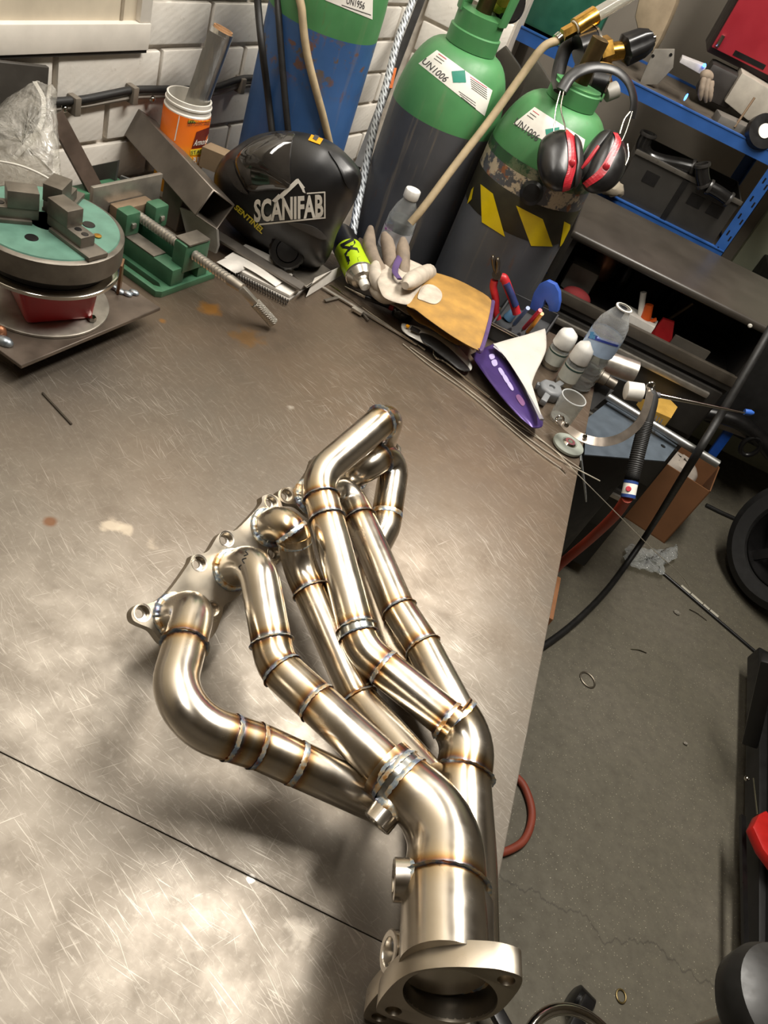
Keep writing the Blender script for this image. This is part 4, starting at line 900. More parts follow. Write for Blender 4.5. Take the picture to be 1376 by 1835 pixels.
# ------------------------------------------------------------------ welding helmet
YH = 1.30; SHELL = M('helmet_shell', '#1c1c1d', 0.36, var=0.2, vs=20); GLOSS = M('helmet_visor', '#2b2825', 0.07, var=0.2, spec=0.8); ORG = M('sticker_amber', '#d8920e', 0.45)
YH = b(548, 473).y - 0.02
def DH(x, y): return (aty(x, y, YH) - CAM).dot(ROT @ V((0, 0, 1)))
he = thing('welding_helmet', 'black welding helmet with clear visor and large white lettering on its side', 'welding helmet', b(540, 470))
hs = inflate([(384, 318), (398, 285), (425, 262), (458, 243), (500, 235), (545, 238), (592, 254), (626, 282), (647, 312), (640, 350), (622, 385), (603, 420), (594, 450), (578, 474), (548, 481), (512, 472), (474, 450), (438, 424), (408, 395), (390, 360)], (515, 355), DH, 0.10, 0.09, 32, 9, 2.3).build('shell', SHELL, he)
TH_ = bvh(hs)
def patch(tree, out, ctr_, off, mat, name, parent, rim=0.0, n=4):
    """raised patch with a free outline, drawn on a built surface"""
    P_ = spline([V((x, y, 0)) for x, y in out], n, True); c = V((ctr_[0], ctr_[1], 0)); mb = MB(); rs = []
    def on(q, o_):
        return caster(tree, ((q.x - .5, q.y - .5), (q.x + .5, q.y - .5), (q.x + .5, q.y + .5), (q.x - .5, q.y + .5)), o_)(0.5, 0.5)
    for k in range(6): rs.append([on(c + (p_ - c) * max(0.03, k / 5), off) for p_ in P_])
    if rim: rs.append([on(p_, off - rim) for p_ in P_])
    return mb.rings(rs, (True, False)).build(name, mat, parent)
def smooth_patch(tree, out, h, mat, name, parent, off=0.003, n=5):
    P_ = spline([V((x, y, 0)) for x, y in out], n, True); Q = []
    for q in P_: Q.append(caster(tree, ((q.x - .5, q.y - .5), (q.x + .5, q.y - .5), (q.x + .5, q.y + .5), (q.x - .5, q.y + .5)), off)(0.5, 0.5))
    c = sum(Q, V((0, 0, 0))) / len(Q); nn = V((0, 0, 0))
    for i in range(len(Q)): nn += (Q[i] - c).cross(Q[(i + 1) % len(Q)] - c)
    nn.normalize(); nn = nn if nn.dot(CAM - c) > 0 else -nn
    rs = [[c + (q - c) * max(0.02, k / 8) + nn * h * (1 - (k / 8) ** 2) for q in Q] for k in range(9)] + [[q - nn * 0.008 for q in Q]]
    return MB().rings(rs, (True, False)).build(name, mat, parent)
smooth_patch(TH_, [(422, 292), (430, 276), (450, 258), (480, 244), (508, 239), (526, 240), (522, 262), (519, 300), (518, 335), (480, 339), (448, 342), (438, 330), (428, 312)], 0.034, GLOSS, 'visor', he)
patch(TH_, [(405, 300), (412, 287), (420, 290), (426, 312), (440, 338), (446, 346), (436, 345), (420, 330)], (425, 320), 0.003, M('visor_trim', '#2a2725', 0.3), 'visor_trim', he, 0.003)
patch(TH_, [(588, 272), (604, 280), (625, 302), (640, 320), (632, 340), (620, 332), (606, 300)], (615, 306), 0.003, BLACKP, 'air_duct', he, 0.003)
kb_ = ons(TH_, 515, 450, 0.0); nk_ = (CAM - kb_).normalized()
MB().lathe([(0.032, -0.02), (0.032, 0.002), (0.028, 0.008), (0.020, 0.009), (0.019, 0.005), (0.018, 0.012), (0.004, 0.014)], kb_, nk_, 36, wob=lambda t, h: 1 + (0.03 * math.cos(18 * t) if h < 0.003 else 0)).build('pivot_knob', BLACKP, he)
decal('sticker', TH_, ((560, 239), (581, 247), (573, 260), (552, 252)), ORG, he, 4, 4, 0.0012)
decal('sticker_mark', TH_, ((564, 243), (572, 246), (567, 254), (560, 250)), INK, he, 3, 3, 0.0018)
decal_text('lettering', TH_, 'SCANIFAB', ((456, 357), (579, 347), (579, 389), (456, 398)), WHT, he, 0.0016, bold=0.035)
for q in (((465, 400), (583, 388), (583, 390.5), (465, 403)), ((580.5, 343), (583, 343), (583, 389), (580.5, 389)), ((550, 345), (582, 342.5), (582, 345), (550, 347.5))): decal('logo_frame', TH_, q, WHT, he, 10, 1, 0.0014)
for q in (((488, 359), (500, 347), (506, 352), (494, 363)), ((500, 350), (531, 321), (536, 327), (505, 356)), ((531, 321), (535, 320), (547, 336), (541, 339)), ((538, 330), (543, 331), (548, 346), (543, 344))): decal('torch_logo', TH_, q, WHT, he, 5, 3, 0.0015)
decal_text('lettering', TH_, 'SENTINEL', ((424, 364), (474, 409), (470, 419), (420, 373)), YL, he, 0.0016, shear=0.3, bold=0.03)
patch(TH_, [(516, 398), (560, 405), (585, 425), (575, 428), (545, 414)], (556, 414), 0.0016, M('helmet_edge_line', '#3c3a38', 0.4), 'edge_crease', he, 0.0015)
# ------------------------------------------------------------------ lime aerosol can lying on its side
ca0 = b(612, 425, 0.045); ca1 = b(652, 508, 0.032); ac = thing('aerosol_can', 'lime green aerosol can lying with its black trigger cap away', 'spray can', b(640, 480)); ax_ = (ca1 - ca0).normalized(); Lc = (ca1 - ca0).length
LIME = M('lime_print', '#a8c41a', 0.3, var=0.1); rc = 0.0265
cb_ = MB().lathe([(rc, Lc * 0.30), (rc, Lc * 0.80)], ca0, ax_, 40, (False, False)).build('can_body', LIME, ac)
MB().lathe([(rc, Lc * 0.80), (rc * 1.04, Lc * 0.805), (rc * 1.04, Lc * 0.825), (rc * 0.98, Lc * 0.83), (rc * 0.75, Lc * 0.93), (rc * 0.5, Lc * 0.95), (rc * 0.42, Lc * 0.98)], ca0, ax_, 40).build('can_end', M('tin_end', '#b9b4a8', 0.25, 0.9), ac)
MB().lathe([(rc * 0.36, Lc * 0.975), (rc * 0.36, Lc * 1.06), (rc * 0.28, Lc * 1.08)], ca0, ax_, 24).build('white_nozzle', WHT, ac)
MB().lathe([(rc * 0.5, -Lc * 0.12), (rc * 0.8, -Lc * 0.10), (rc * 0.98, 0.0), (rc * 1.0, Lc * 0.30)], ca0, ax_, 40).build('black_cap', BLACKP, ac)
MB().bar(ca0 + V((-0.005, -0.005, 0)), b(588, 440, 0.02), 0.02, 0.014).build('trigger', BLACKP, ac, 0.003)
TC_ = bvh(cb_); DBLK = M('print_black', '#171714', 0.4)
decal_text('lettering', TC_, 'XLI', ((606, 444), (628, 434), (648, 468), (622, 480)), DBLK, ac, 0.0008, bold=0.04) if False else None
def qd(x0, y0, ux, uy, vx, vy): return ((x0, y0), (x0 + ux, y0 + uy), (x0 + ux + vx, y0 + uy + vy), (x0 + vx, y0 + vy))
decal_text('lettering', TC_, 'XL7', ((635, 430), (650, 472), (626, 483), (612, 440)), DBLK, ac, 0.0008, bold=0.04)
decal('cap_edge', TC_, ((610, 438), (640, 422), (642, 427), (612, 443)), DBLK, ac, 8, 2, 0.0007)
# ------------------------------------------------------------------ half-empty water bottle behind the gloves
def m_clear(name, tint, op=(0.16, 0.55), bs=80, bd=0.004, bstr=0.5):
    """thin clear plastic: mostly see-through, a glossy pale skin that grows towards the silhouette"""
    t = NT(name); n1 = t.noise(t.mapping(), bs, 3); lw = t.n.new('ShaderNodeLayerWeight'); lw.inputs[0].default_value = 0.35
    tr = t.n.new('ShaderNodeBsdfTransparent'); tr.inputs[0].default_value = rgb(tint); mx = t.n.new('ShaderNodeMixShader')
    t.set(col='#d5d8d8', rough=0.05, spec=1.0); t.bump(n1, bstr, bd)
    t.link(t.ramp(lw.outputs['Facing'], [(0.0, op[0]), (0.85, op[1])]), mx.inputs[0]); t.link(tr.outputs[0], mx.inputs[1]); t.link(t.p.outputs[0], mx.inputs[2]); t.link(mx.outputs[0], t.n['Material Output'].inputs[0]); MATS[name] = t.m; return t.m
PET = m_clear('clear_bottle_plastic', '#eeeeea'); WATER = m_clear('water', '#d9e2e6', (0.05, 0.25), 10, 0.001, 0.2)
YB_ = 1.50; cpt = aty(739, 345, YB_); bz0 = BZ; bx = cpt.x; bc = V((bx, YB_, 0)); zc1 = cpt.z
wb = thing('water_bottle', 'small capped water bottle standing behind the welding gloves', 'bottle', (bx, YB_, BZ)); rbv = 0.030; ht = zc1 - BZ
MB().lathe([(rbv * 0.9, 0.0), (rbv, 0.006), (rbv, ht * 0.45), (rbv * 0.95, ht * 0.62), (rbv * 0.72, ht * 0.78), (0.014, ht * 0.88), (0.0125, ht * 0.93)], bc + V((0, 0, BZ)), seg=36, caps=(True, False)).build('bottle_body', PET, wb)
MB().lathe([(0.0145, -0.006), (0.0155, -0.004), (0.0155, 0.010), (0.0145, 0.012)], bc + V((0, 0, zc1 - 0.006)), seg=40, wob=lambda t, h: 1 + 0.012 * math.cos(30 * t)).build('screw_cap', M('white_cap', '#d4d1cb', 0.45), wb)
lb = MB().lathe([(rbv + 0.0005, ht * 0.16), (rbv + 0.0005, ht * 0.46)], bc + V((0, 0, BZ)), seg=36, caps=(False, False)).build('label', M('bottle_label_pale', '#b9b9bd', 0.45), wb)
TLb = bvh(lb)
decal('label_pink', TLb, ((690, 400), (706, 403), (703, 414), (690, 411)), M('label_magenta', '#a05a9c', 0.5), lb, 4, 3); decal('label_blue', TLb, ((690, 388), (706, 394), (705, 402), (690, 399)), M('label_blue', '#28508c', 0.5), lb, 4, 3)
MB().lathe([(rbv * 0.88, 0.002), (rbv * 0.97, 0.006), (rbv * 0.97, ht * 0.45), (rbv * 0.92, ht * 0.60), (0.001, ht * 0.601)], bc + V((0, 0, BZ)), seg=36).build('water_fill', WATER, wb)
# ------------------------------------------------------------------ welding gauntlets
LEA = M('white_glove_leather', '#b5aa9b', 0.75, var=0.22, vs=45, bump=0.3); LEY = M('tan_cuff_suede', '#a07a3c', 0.85, var=0.25, vs=30, bump=0.3); PURP = M('purple_binding', '#4f3a66', 0.7); LEG = M('grubby_leather', '#7d6f60', 0.8, var=0.3, vs=40, bump=0.3)
gl = thing('welding_glove', 'upper welding glove with white fingers and tan suede cuff', 'glove', b(780, 560), 'pair of welding gloves')
DG = lambda x, y: (b(x, y, 0.055) - CAM).dot(ROT @ V((0, 0, 1)))
inflate([(727, 545), (745, 520), (768, 490), (800, 494), (842, 512), (882, 540), (874, 580), (862, 622), (856, 628), (815, 606), (770, 575), (745, 556)], (805, 556), DG, 0.016, 0.018, 7, 4, 3.0).build('cuff', LEY, gl)
inflate([(676, 500), (690, 470), (705, 452), (730, 463), (768, 483), (762, 505), (745, 530), (735, 545), (718, 545), (690, 535), (680, 520)], (720, 505), DG, 0.024, 0.022, 7, 4, 2.4).build('palm', LEA, gl)
def finger(pts, r, mat=LEA): return MB().tube(spline([b(x, y, h) for x, y, h in pts], 6), [r * k for k in spline_r(len(pts), 6)], 14).build('finger', mat, gl)
def spline_r(n, k):
    m = (n - 1) * k + 1; return [min(1, 0.45 + 1.4 * math.sin(min(1, i / (m * 0.35)) * PI / 2) * 0.45) if i < m * 0.35 else 1.05 for i in range(m)]
finger([(664, 408, 0.075), (662, 440, 0.065), (672, 470, 0.055), (690, 500, 0.045)], 0.0125, LEG); finger([(688, 418, 0.085), (695, 440, 0.075), (700, 470, 0.06), (706, 500, 0.05)], 0.0130, LEG)
finger([(722, 428, 0.09), (722, 450, 0.08), (722, 475, 0.065), (720, 500, 0.05)], 0.0125, LEG); finger([(676, 465, 0.06), (672, 490, 0.05), (680, 512, 0.045), (700, 522, 0.045)], 0.0120)
finger([(668, 500, 0.03), (674, 520, 0.03), (690, 532, 0.035), (710, 530, 0.04)], 0.0120); finger([(726, 512, 0.085), (738, 502, 0.082), (752, 494, 0.07), (768, 488, 0.055)], 0.0150)
TG = bvh(*[o for o in gl.children]) if False else None
MB().tube(spline([b(x, y, 0.076) for x, y in ((718, 458), (710, 475), (708, 488), (716, 500))], 5), 0.006, 8, sq=(1, 0.35)).build('purple_patch', PURP, gl)
tp = [o for o in gl.children if o.name.startswith('cuff')][0]; TCf = bvh(tp)
patch(TCf, [(757, 514), (775, 512), (790, 524), (790, 538), (778, 546), (758, 540), (748, 534)], (770, 528), 0.0018, LEA, 'reinforcement', gl, 0.0015)
MB().tube(spline([atd(x, y, DG(x, y) - 0.001) for x, y in ((883, 541), (876, 580), (863, 624), (857, 629))], 6), 0.0045, 8).build('cuff_binding', PURP, gl)
MB().tube(spline([b(x, y, 0.050) for x, y in ((745, 545), (785, 578), (820, 604), (850, 625))], 6), 0.0035, 8).build('seam_piping', LEY, gl)
g2 = thing('welding_glove', 'lower welding glove whose tan cuff shows below the upper cuff', 'glove', b(770, 600), 'pair of welding gloves')
inflate([(722, 548), (742, 556), (790, 592), (830, 612), (826, 620), (806, 612), (770, 588), (745, 575)], (775, 585), lambda x, y: (b(x, y, 0.02) - CAM).dot(ROT @ V((0, 0, 1))), 0.012, 0.012, 6, 4, 2.6).build('cuff', LEY, g2)
MB().tube([b(826, 610, 0.02), b(816, 618, 0.012), b(808, 615, 0.012)], 0.003, 8).build('cuff_binding', PURP, g2)
inflate([(682, 532), (705, 540), (740, 552), (735, 566), (705, 548), (688, 542)], (710, 546), lambda x, y: (b(x, y, 0.018) - CAM).dot(ROT @ V((0, 0, 1))), 0.012, 0.012, 6, 4, 2.6).build('palm', LEA, g2)
# ------------------------------------------------------------------ small tools in front of the gloves
cl = thing('vernier_caliper', 'steel vernier caliper lying along the bench before the gloves', 'caliper', b(650, 560))
MB().bar(b(578, 515, 0.004), b(748, 617, 0.004), 0.007, 0.003).build('beam', BARE, cl, 0.0005); MB().bar(b(590, 510, 0.007), b(740, 612, 0.007), 0.002, 0.002).build('scale_edge', CHROME, cl)
MB().bar(b(632, 551, 0.007), b(650, 562, 0.007), 0.012, 0.006).build('slider', BARE, cl, 0.001); MB().bar(b(582, 539, 0.004), b(606, 533, 0.004), 0.007, 0.003).build('jaw', DARKST, cl, 0.001); MB().bar(b(640, 550, 0.004), b(660, 574, 0.004), 0.004, 0.003).build('jaw', DARKST, cl)
o = MB().cyl(b(740, 612, 0.003), b(762, 627, 0.003), 0.0016, seg=8).build('depth_rod', CHROME, cl)
sd = thing('screwdriver', 'thin black and red marking scriber lying between caliper and gloves', 'scriber', b(680, 535))
MB().cyl(b(618, 513, 0.006), b(655, 532, 0.007), 0.001, 0.004, 12).build('tip', CHROME, sd); MB().cyl(b(655, 532, 0.007), b(698, 549, 0.008), 0.005, seg=14).build('barrel', BLACKP, sd); MB().cyl(b(698, 549, 0.008), b(706, 553, 0.008), 0.0058, seg=14).build('red_collar', RED, sd)
cp = thing('bottle_cap', 'round black screw cap with ribbed side lying below the gloves', 'cap', b(722, 562)); c_ = b(720, 566)
MB().lathe([(0.019, 0), (0.021, 0.002), (0.021, 0.013), (0.018, 0.017), (0.004, 0.018)], c_, seg=36, wob=lambda t, h: 1 + 0.02 * math.cos(24 * t)).build('ribbed_shell', M('gloss_black_cap', '#1c1a17', 0.15), cp); MB().lathe([(0.012, 0.017), (0.011, 0.020), (0.002, 0.0205)], c_, seg=28).build('cap_centre', BLACKP, cp)
uk = thing('utility_knife', 'grey and black retractable utility knife lying on its side', 'knife', b(790, 620)); GREYP = M('knife_grey', '#b9b6ae', 0.4, 0.2)
def kd(h): return lambda x, y: (b(x, y, h) - CAM).dot(ROT @ V((0, 0, 1)))
inflate([(720, 580), (735, 582), (770, 592), (810, 612), (838, 640), (846, 656), (842, 664), (832, 656), (805, 640), (770, 622), (740, 606), (722, 594)], (780, 618), kd(0.012), 0.009, 0.009, 5, 4, 3.2).build('handle', GREYP, uk)
inflate([(752, 596), (775, 602), (806, 624), (834, 652), (842, 664), (826, 664), (800, 645), (770, 622), (755, 610)], (795, 630), kd(0.015), 0.009, 0.008, 5, 4, 3.0).build('rubber_grip', M('knife_rubber', '#1d1c1b', 0.5, bump=0.3, vs=120), uk)
MB().bar(b(736, 587, 0.023), b(752, 595, 0.023), 0.010, 0.004).build('slide_button', BLACKP, uk, 0.001); MB().bar(b(728, 583, 0.021), b(733, 586, 0.021), 0.006, 0.003).build('release_button', ORG, uk)
hk = thing('scribing_hook', 'thin hooked steel pick lying beside the utility knife', 'pick', b(820, 670))
MB().tube(spline([b(x, y, 0.006) for x, y in ((776, 622), (777, 634), (784, 642), (800, 650), (850, 690), (878, 712))], 6), 0.0022, 8).build('pick_rod', CHROME, hk)
# filler wires laid along the far side of the bench
for i, (pts, r, lab) in enumerate(((((722, 616), (770, 655), (840, 705), (905, 760), (965, 810), (1010, 842)), 0.0010, 'bright filler wire lying nearest the manifold along the bench edge'),
                           (((735, 622), (800, 668), (870, 722), (940, 780), (1000, 822), (1075, 862)), 0.0010, 'bright filler wire crossing the middle of the wire bundle'),
                           (((800, 652), (880, 715), (950, 772), (1000, 812), (1040, 840)), 0.0010, 'filler wire lying nearest the purple pouch'),
                           (((900, 745), (985, 800), (1035, 850), (1100, 915), (1170, 985), (1215, 1025), (1235, 1052)), 0.0007, 'long filler wire running off the bench edge towards the floor'))):
    P_ = [b(x, y, 0.002) if k < 5 - (i == 3) * 2 else (b(x, y, 0.002) if i < 3 else atz(x, y, [0.86, 0.78, 0.70, 0.62][k - 3])) for k, (x, y) in enumerate(pts)]
    o = MB().tube(spline(P_, 6), r, 6).build('filler_wire', M('bright_wire', '#cfc8b8', 0.35, 0.7)); tag(o, lab, 'wire', 'filler wires on the bench')
o = MB().tube(spline([b(1005, 838, 0.002), b(1012, 845, 0.002), b(1014, 847, 0.002)], 4), 0.0012, 6).build('wire_tip', WIRE); tag(o, 'tiny hooked wire end near bench corner', 'wire', 'filler wires on the bench')
o = MB().cyl(b(76, 704, 0.0015), b(128, 760, 0.0015), 0.0014, seg=8).build('tungsten_rod', M('tungsten_grey', '#5c564e', 0.3, 0.8)); tag(o, 'short dark metal rod lying alone on the bench left of manifold', 'rod')
# ------------------------------------------------------------------ far right corner of the bench: caddy and its tools
tr_ = thing('tool_caddy', 'shallow dark grey tool caddy with chrome front rail beside the taped cylinder', 'tool tray', b(915, 590)); DG_ = M('dark_grey_plastic', '#3b3c3e', 0.5)
cq = [b(868, 604), b(948, 646), b(990, 585), b(908, 545)]
MB().prism([cq], (0, 0, 0.004)).build('floor_panel', DG_, tr_)
for i in range(4):
    p, q = cq[i], cq[(i + 1) % 4]; n_ = (q - p).normalized().cross(V((0, 0, 1)))
    MB().prism([[p, q, q + V((0, 0, 0.03)), p + V((0, 0, 0.03))]], -n_ * 0.003).build('side_panel', DG_, tr_)
MB().cyl(cq[0] + V((0, 0, 0.032)), cq[1] + V((0, 0, 0.032)), 0.0035, seg=12).build('chrome_rail', CHROME, tr_)
def Y_(x, y, Y=1.43): return aty(x, y, Y)
pl_ = thing('side_cutters', 'diagonal side cutters with red and blue handles standing in the caddy', 'pliers', b(905, 580)); BLUH = M('blue_handle', '#27305e', 0.45); REDH = M('red_handle', '#b3222a', 0.4)
for s, pts, r in (('jaw', ((883, 458), (886, 478), (893, 496)), 0.006), ('jaw', ((892, 462), (892, 478), (888, 496)), 0.006)): MB().tube(spline([Y_(*q) for q in pts], 5), [0.003] + [r] * 10, 10, sq=(1, 0.7)).build(s, M('tool_steel', '#6d645a', 0.3, 0.9), pl_)
MB().lathe([(0.009, -0.006), (0.009, 0.006)], Y_(890, 492), (0.1, -1, 0.3), 20).build('pivot', MATS['tool_steel'], pl_)
MB().tube(spline([Y_(*q) for q in ((886, 502), (884, 515), (888, 535), (888, 558), (892, 572))], 6), [0.0075] * 25, 12).build('handle', REDH, pl_)
MB().tube(spline([Y_(*q) for q in ((898, 497), (904, 500), (912, 520), (921, 545), (926, 562))], 6), [0.0085] * 25, 12).build('handle', REDH, pl_)
MB().tube(spline([Y_(q[0] + 2, q[1], 1.424) for q in ((905, 508), (913, 525), (922, 548))], 6), 0.0068, 10).build('blue_inlay', BLUH, pl_)
hook = [(948, 552), (956, 525), (966, 509), (980, 503), (994, 510), (1001, 524), (1002, 542), (998, 560), (983, 558), (982, 548), (976, 538), (974, 542), (972, 550), (962, 560)]
hk_ = MB().prism([[Y_(x, y, 1.47) for x, y in hook]], (0.004, 0.014, 0)).build('hose_pinch_clamp', M('blue_clip_plastic', '#3556a8', 0.4), None, 0.002); tag(hk_, 'blue plastic hook-shaped clip standing in the tool caddy', 'clip')
for (a, c, col, lab) in (((934, 594), (968, 556), '#c02030', 'red marker pen leaning in the caddy'), ((941, 600), (971, 562), '#e0902c', 'orange-yellow pencil leaning in the caddy'), ((918, 585), (946, 552), '#5a6f9a', 'blue-grey marker pen leaning in the caddy behind red one')):
    p, q = b(a[0], a[1], 0.008), Y_(c[0], c[1], 1.40); m_ = M('pen_' + col[1:], col, 0.4); t = thing('marker_pen', lab, 'pen', p, 'pens in the caddy')
    MB().cyl(p.lerp(q, 0.15), q, 0.0042, seg=10).build('barrel', m_, t); MB().cyl(p, p.lerp(q, 0.15), 0.001, 0.0042, 10).build('tip', DARKST, t)
o = MB().lathe([(0.010, 0), (0.011, 0.003), (0.009, 0.02), (0.011, 0.03), (0.006, 0.032)], b(908, 572, 0.006), (0.3, 0.2, 1), 20).build('end_plug', M('pale_blue_plastic', '#5f86a8', 0.4)); tag(o, 'pale blue plastic plug beside the red plier handles', 'plug')
# dropper bottles
for i, (cx, cy, bx_, by_) in enumerate(((992, 600, 985, 668), (1024, 622, 1010, 700))):
    base = b(bx_, by_ - 12); top = aty(cx, cy - 30, base.y); t = thing('dropper_bottle', ['clear dropper bottle with white cone cap nearest the caddy', 'clear dropper bottle with white cone cap nearest the big water bottle'][i], 'bottle', base, 'dropper bottles with white caps')
    H_ = top.z - BZ; r_ = 0.0192; c_ = V((base.x, base.y, BZ))
    MB().lathe([(r_ * 0.9, 0), (r_, 0.004), (r_, H_ * 0.50), (r_ * 0.85, H_ * 0.54)], c_, seg=28).build('bottle_body', PET, t)
    MB().lathe([(r_ * 0.9, 0.003), (r_ * 0.9, H_ * 0.3)], c_, seg=24).build('liquid', M('amber_liquid', '#a89878', 0.15), t)
    MB().lathe([(r_ + 0.0004, H_ * 0.14), (r_ + 0.0004, H_ * 0.46)], c_, seg=28, caps=(False, False)).build('label', M('dropper_label', '#b9bbb2', 0.5), t); MB().lathe([(r_ + 0.0007, H_ * 0.40), (r_ + 0.0007, H_ * 0.43)], c_, seg=28, caps=(False, False)).build('label_stripe', M('dark_teal', '#24423c', 0.5), t)
    MB().lathe([(r_ * 1.02, H_ * 0.55), (r_ * 1.05, H_ * 0.57), (r_ * 0.98, H_ * 0.80), (r_ * 0.86, H_ * 0.87), (r_ * 0.5, H_ * 0.92), (r_ * 0.15, H_ * 0.97)], c_, seg=32, wob=lambda a_, h: 1 + 0.015 * math.cos(24 * a_)).build('cone_cap', M('milky_cap', '#cfcdc8', 0.45), t)
# purple and white pouch
po_ = thing('foil_pouch', 'purple and white foil pouch slumped on the bench edge', 'pouch', b(920, 700)); PUR = M('purple_foil', '#4a3872', 0.3, 0.45, var=0.25, vs=12); WFO = M('white_foil', '#c9c5bc', 0.3, 0.1, var=0.06, vs=20)
kdp = lambda h: (lambda x, y: (b(x, y, h) - CAM).dot(ROT @ V((0, 0, 1))))
o = inflate([(845, 638), (846, 634), (862, 626), (880, 618), (885, 618), (905, 640), (930, 678), (950, 712), (970, 748), (973, 756), (971, 765), (960, 768), (950, 764), (925, 742), (895, 708), (868, 672)], (910, 690), kdp(0.022), 0.014, 0.02, 7, 3, 2.8).build('purple_side', PUR, po_); TP = bvh(o)
inflate([(884, 617), (888, 615), (915, 607), (945, 599), (972, 590), (977, 591), (979, 610), (978, 628), (970, 648), (960, 668), (953, 690), (956, 712), (968, 740), (972, 752), (966, 742), (950, 712), (930, 678), (905, 640)], (938, 640), kdp(0.040), 0.010, 0.02, 7, 3, 2.2).build('white_side', WFO, po_)
MB().tube(spline([b(x, y, 0.04) for x, y in ((886, 620), (912, 642), (936, 680), (952, 712), (971, 752))], 6), 0.003, 8, sq=(1.6, 0.6)).build('crimped_seam', M('grey_foil_edge', '#8e8c92', 0.35, 0.4), po_)
LAV = M('lavender_print', '#a79cc4', 0.4)
for q in ([(876, 637), (884, 635), (886, 642), (879, 645)], [(880, 648), (888, 645), (891, 654), (884, 657)]): patch(TP, q, (sum(k[0] for k in q) / 4, sum(k[1] for k in q) / 4), 0.001, LAV, 'printed_crest', po_)
for q in ([(892, 662), (897, 660), (904, 671), (899, 674)], [(900, 675), (905, 672), (912, 684), (907, 687)], [(908, 688), (913, 685), (920, 698), (916, 700)]): patch(TP, q, (sum(k[0] for k in q) / 4, sum(k[1] for k in q) / 4), 0.001, LAV, 'printed_name', po_)
patch(TP, [(924, 712), (930, 708), (940, 722), (935, 728)], (932, 718), 0.001, M('print_rose', '#6f4a70', 0.4), 'printed_picture', po_)
# big half-full water bottle
base = b(1031, 688); YW = base.y; top = aty(1113, 545, YW); H_ = top.z - BZ; r_ = 0.0315; c_ = V((base.x, YW, BZ))
wb2 = thing('water_bottle', 'uncapped ribbed water bottle with blue and white label at bench corner', 'bottle', base)
prof = [(r_ * 0.8, 0), (r_ * 0.95, 0.006)]
for k in range(9): prof += [(r_ * (0.99 if k % 2 else 0.90), H_ * (0.06 + 0.045 * k))]
prof += [(r_, H_ * 0.47), (r_, H_ * 0.70), (r_ * 0.9, H_ * 0.80), (r_ * 0.62, H_ * 0.90), (0.0135, H_ * 0.955), (0.0125, H_)]
MB().lathe(prof, c_, seg=40, caps=(True, False)).build('bottle_body', PET, wb2); MB().lathe([(0.0125, H_ * 0.972), (0.0155, H_ * 0.974), (0.0155, H_ * 0.985), (0.0125, H_ * 0.987)], c_, seg=28, caps=(False, False)).build('neck_ring', WHT, wb2)
lb2 = MB().lathe([(r_ + 0.0005, H_ * 0.47), (r_ + 0.0005, H_ * 0.67)], c_, seg=40, caps=(False, False)).build('label', M('label_sky', '#9fb4cf', 0.4), wb2)
TL2 = bvh(lb2); DBL = M('label_navy', '#2d3f94', 0.4); decal('label_band', TL2, ((1046, 594), (1110, 615), (1106, 622), (1042, 602)), DBL, lb2, 10, 2); decal('label_wave', TL2, ((1062, 585), (1085, 590), (1110, 612), (1062, 590)), DBL, lb2, 8, 3); decal('label_drop', TL2, ((1058, 594), (1068, 596), (1066, 608), (1056, 606)), M('label_cyan', '#4c8fc0', 0.4), lb2, 3, 3)
MB().lathe([(r_ * 0.78, 0.002), (r_ * 0.88, 0.006), (r_ * 0.88, H_ * 0.45), (r_ * 0.97, H_ * 0.5), (r_ * 0.97, H_ * 0.66), (0.001, H_ * 0.661)], c_, seg=36).build('water_fill', WATER, wb2)
# grey hub tool, tumbler, disc, clear strip
gh = thing('filter_wrench', 'grey plastic filter wrench lying behind the purple pouch', 'wrench', b(990, 705)); GH = M('mid_grey_plastic', '#6f7173', 0.5); cg = b(985, 700, 0.012)
MB().lathe([(0.022, 0), (0.024, 0.004), (0.024, 0.018), (0.020, 0.022), (0.006, 0.022), (0.006, 0.012)], cg - V((0, 0, 0.012)), seg=8).build('hub', GH, gh, 0.002)
for q in ((960, 690), (1008, 720), (1005, 688), (972, 722)): MB().bar(cg, b(q[0], q[1], 0.01), 0.012, 0.012).build('arm', GH, gh, 0.003)
tm = thing('tumbler', 'small clear plastic tumbler standing at bench edge before the big bottle', 'cup', b(1005, 745)); c2 = b(1003, 752); ht_ = aty(1020, 708, c2.y).z - BZ
MB().lathe([(0.020, 0), (0.021, 0.002), (0.023, ht_), (0.0215, ht_), (0.0195, 0.004), (0.001, 0.004)], c2, seg=36).build('cup_wall', PET, tm); MB().tube([c2 + V((0.0225 * math.cos(t), 0.0225 * math.sin(t), ht_)) for t in (2 * PI * i / 32 for i in range(32))], 0.0011, 6, closed=True).build('rim', m_clear('clear_rim', '#ffffff', (0.3, 0.7)), tm)
dk = thing('flap_disc', 'pale grinding disc with steel centre boss lying at the bench corner', 'disc', b(1017, 798)); c3 = b(1016, 800, 0.001)
MB().lathe([(0.004, 0.0), (0.026, 0.0), (0.028, 0.002), (0.028, 0.006), (0.024, 0.009), (0.014, 0.010), (0.012, 0.007), (0.004, 0.007)], c3, seg=40).build('abrasive_ring', M('pale_abrasive', '#8f948a', 0.6), dk); MB().lathe([(0.012, 0.006), (0.012, 0.009), (0.009, 0.012), (0.005, 0.012), (0.005, 0.005)], c3, seg=30).build('centre_boss', CHROME, dk)
o = MB().bar(b(1040, 815, 0.004), atz(1050, 890, 0.80), 0.024, 0.0025, (1, 0.2, 0.4)).build('clear_strip', m_clear('frosted_strip', '#c9c9c4', (0.3, 0.6))); tag(o, 'clear plastic strip hanging off the bench edge below the disc', 'plastic strip')
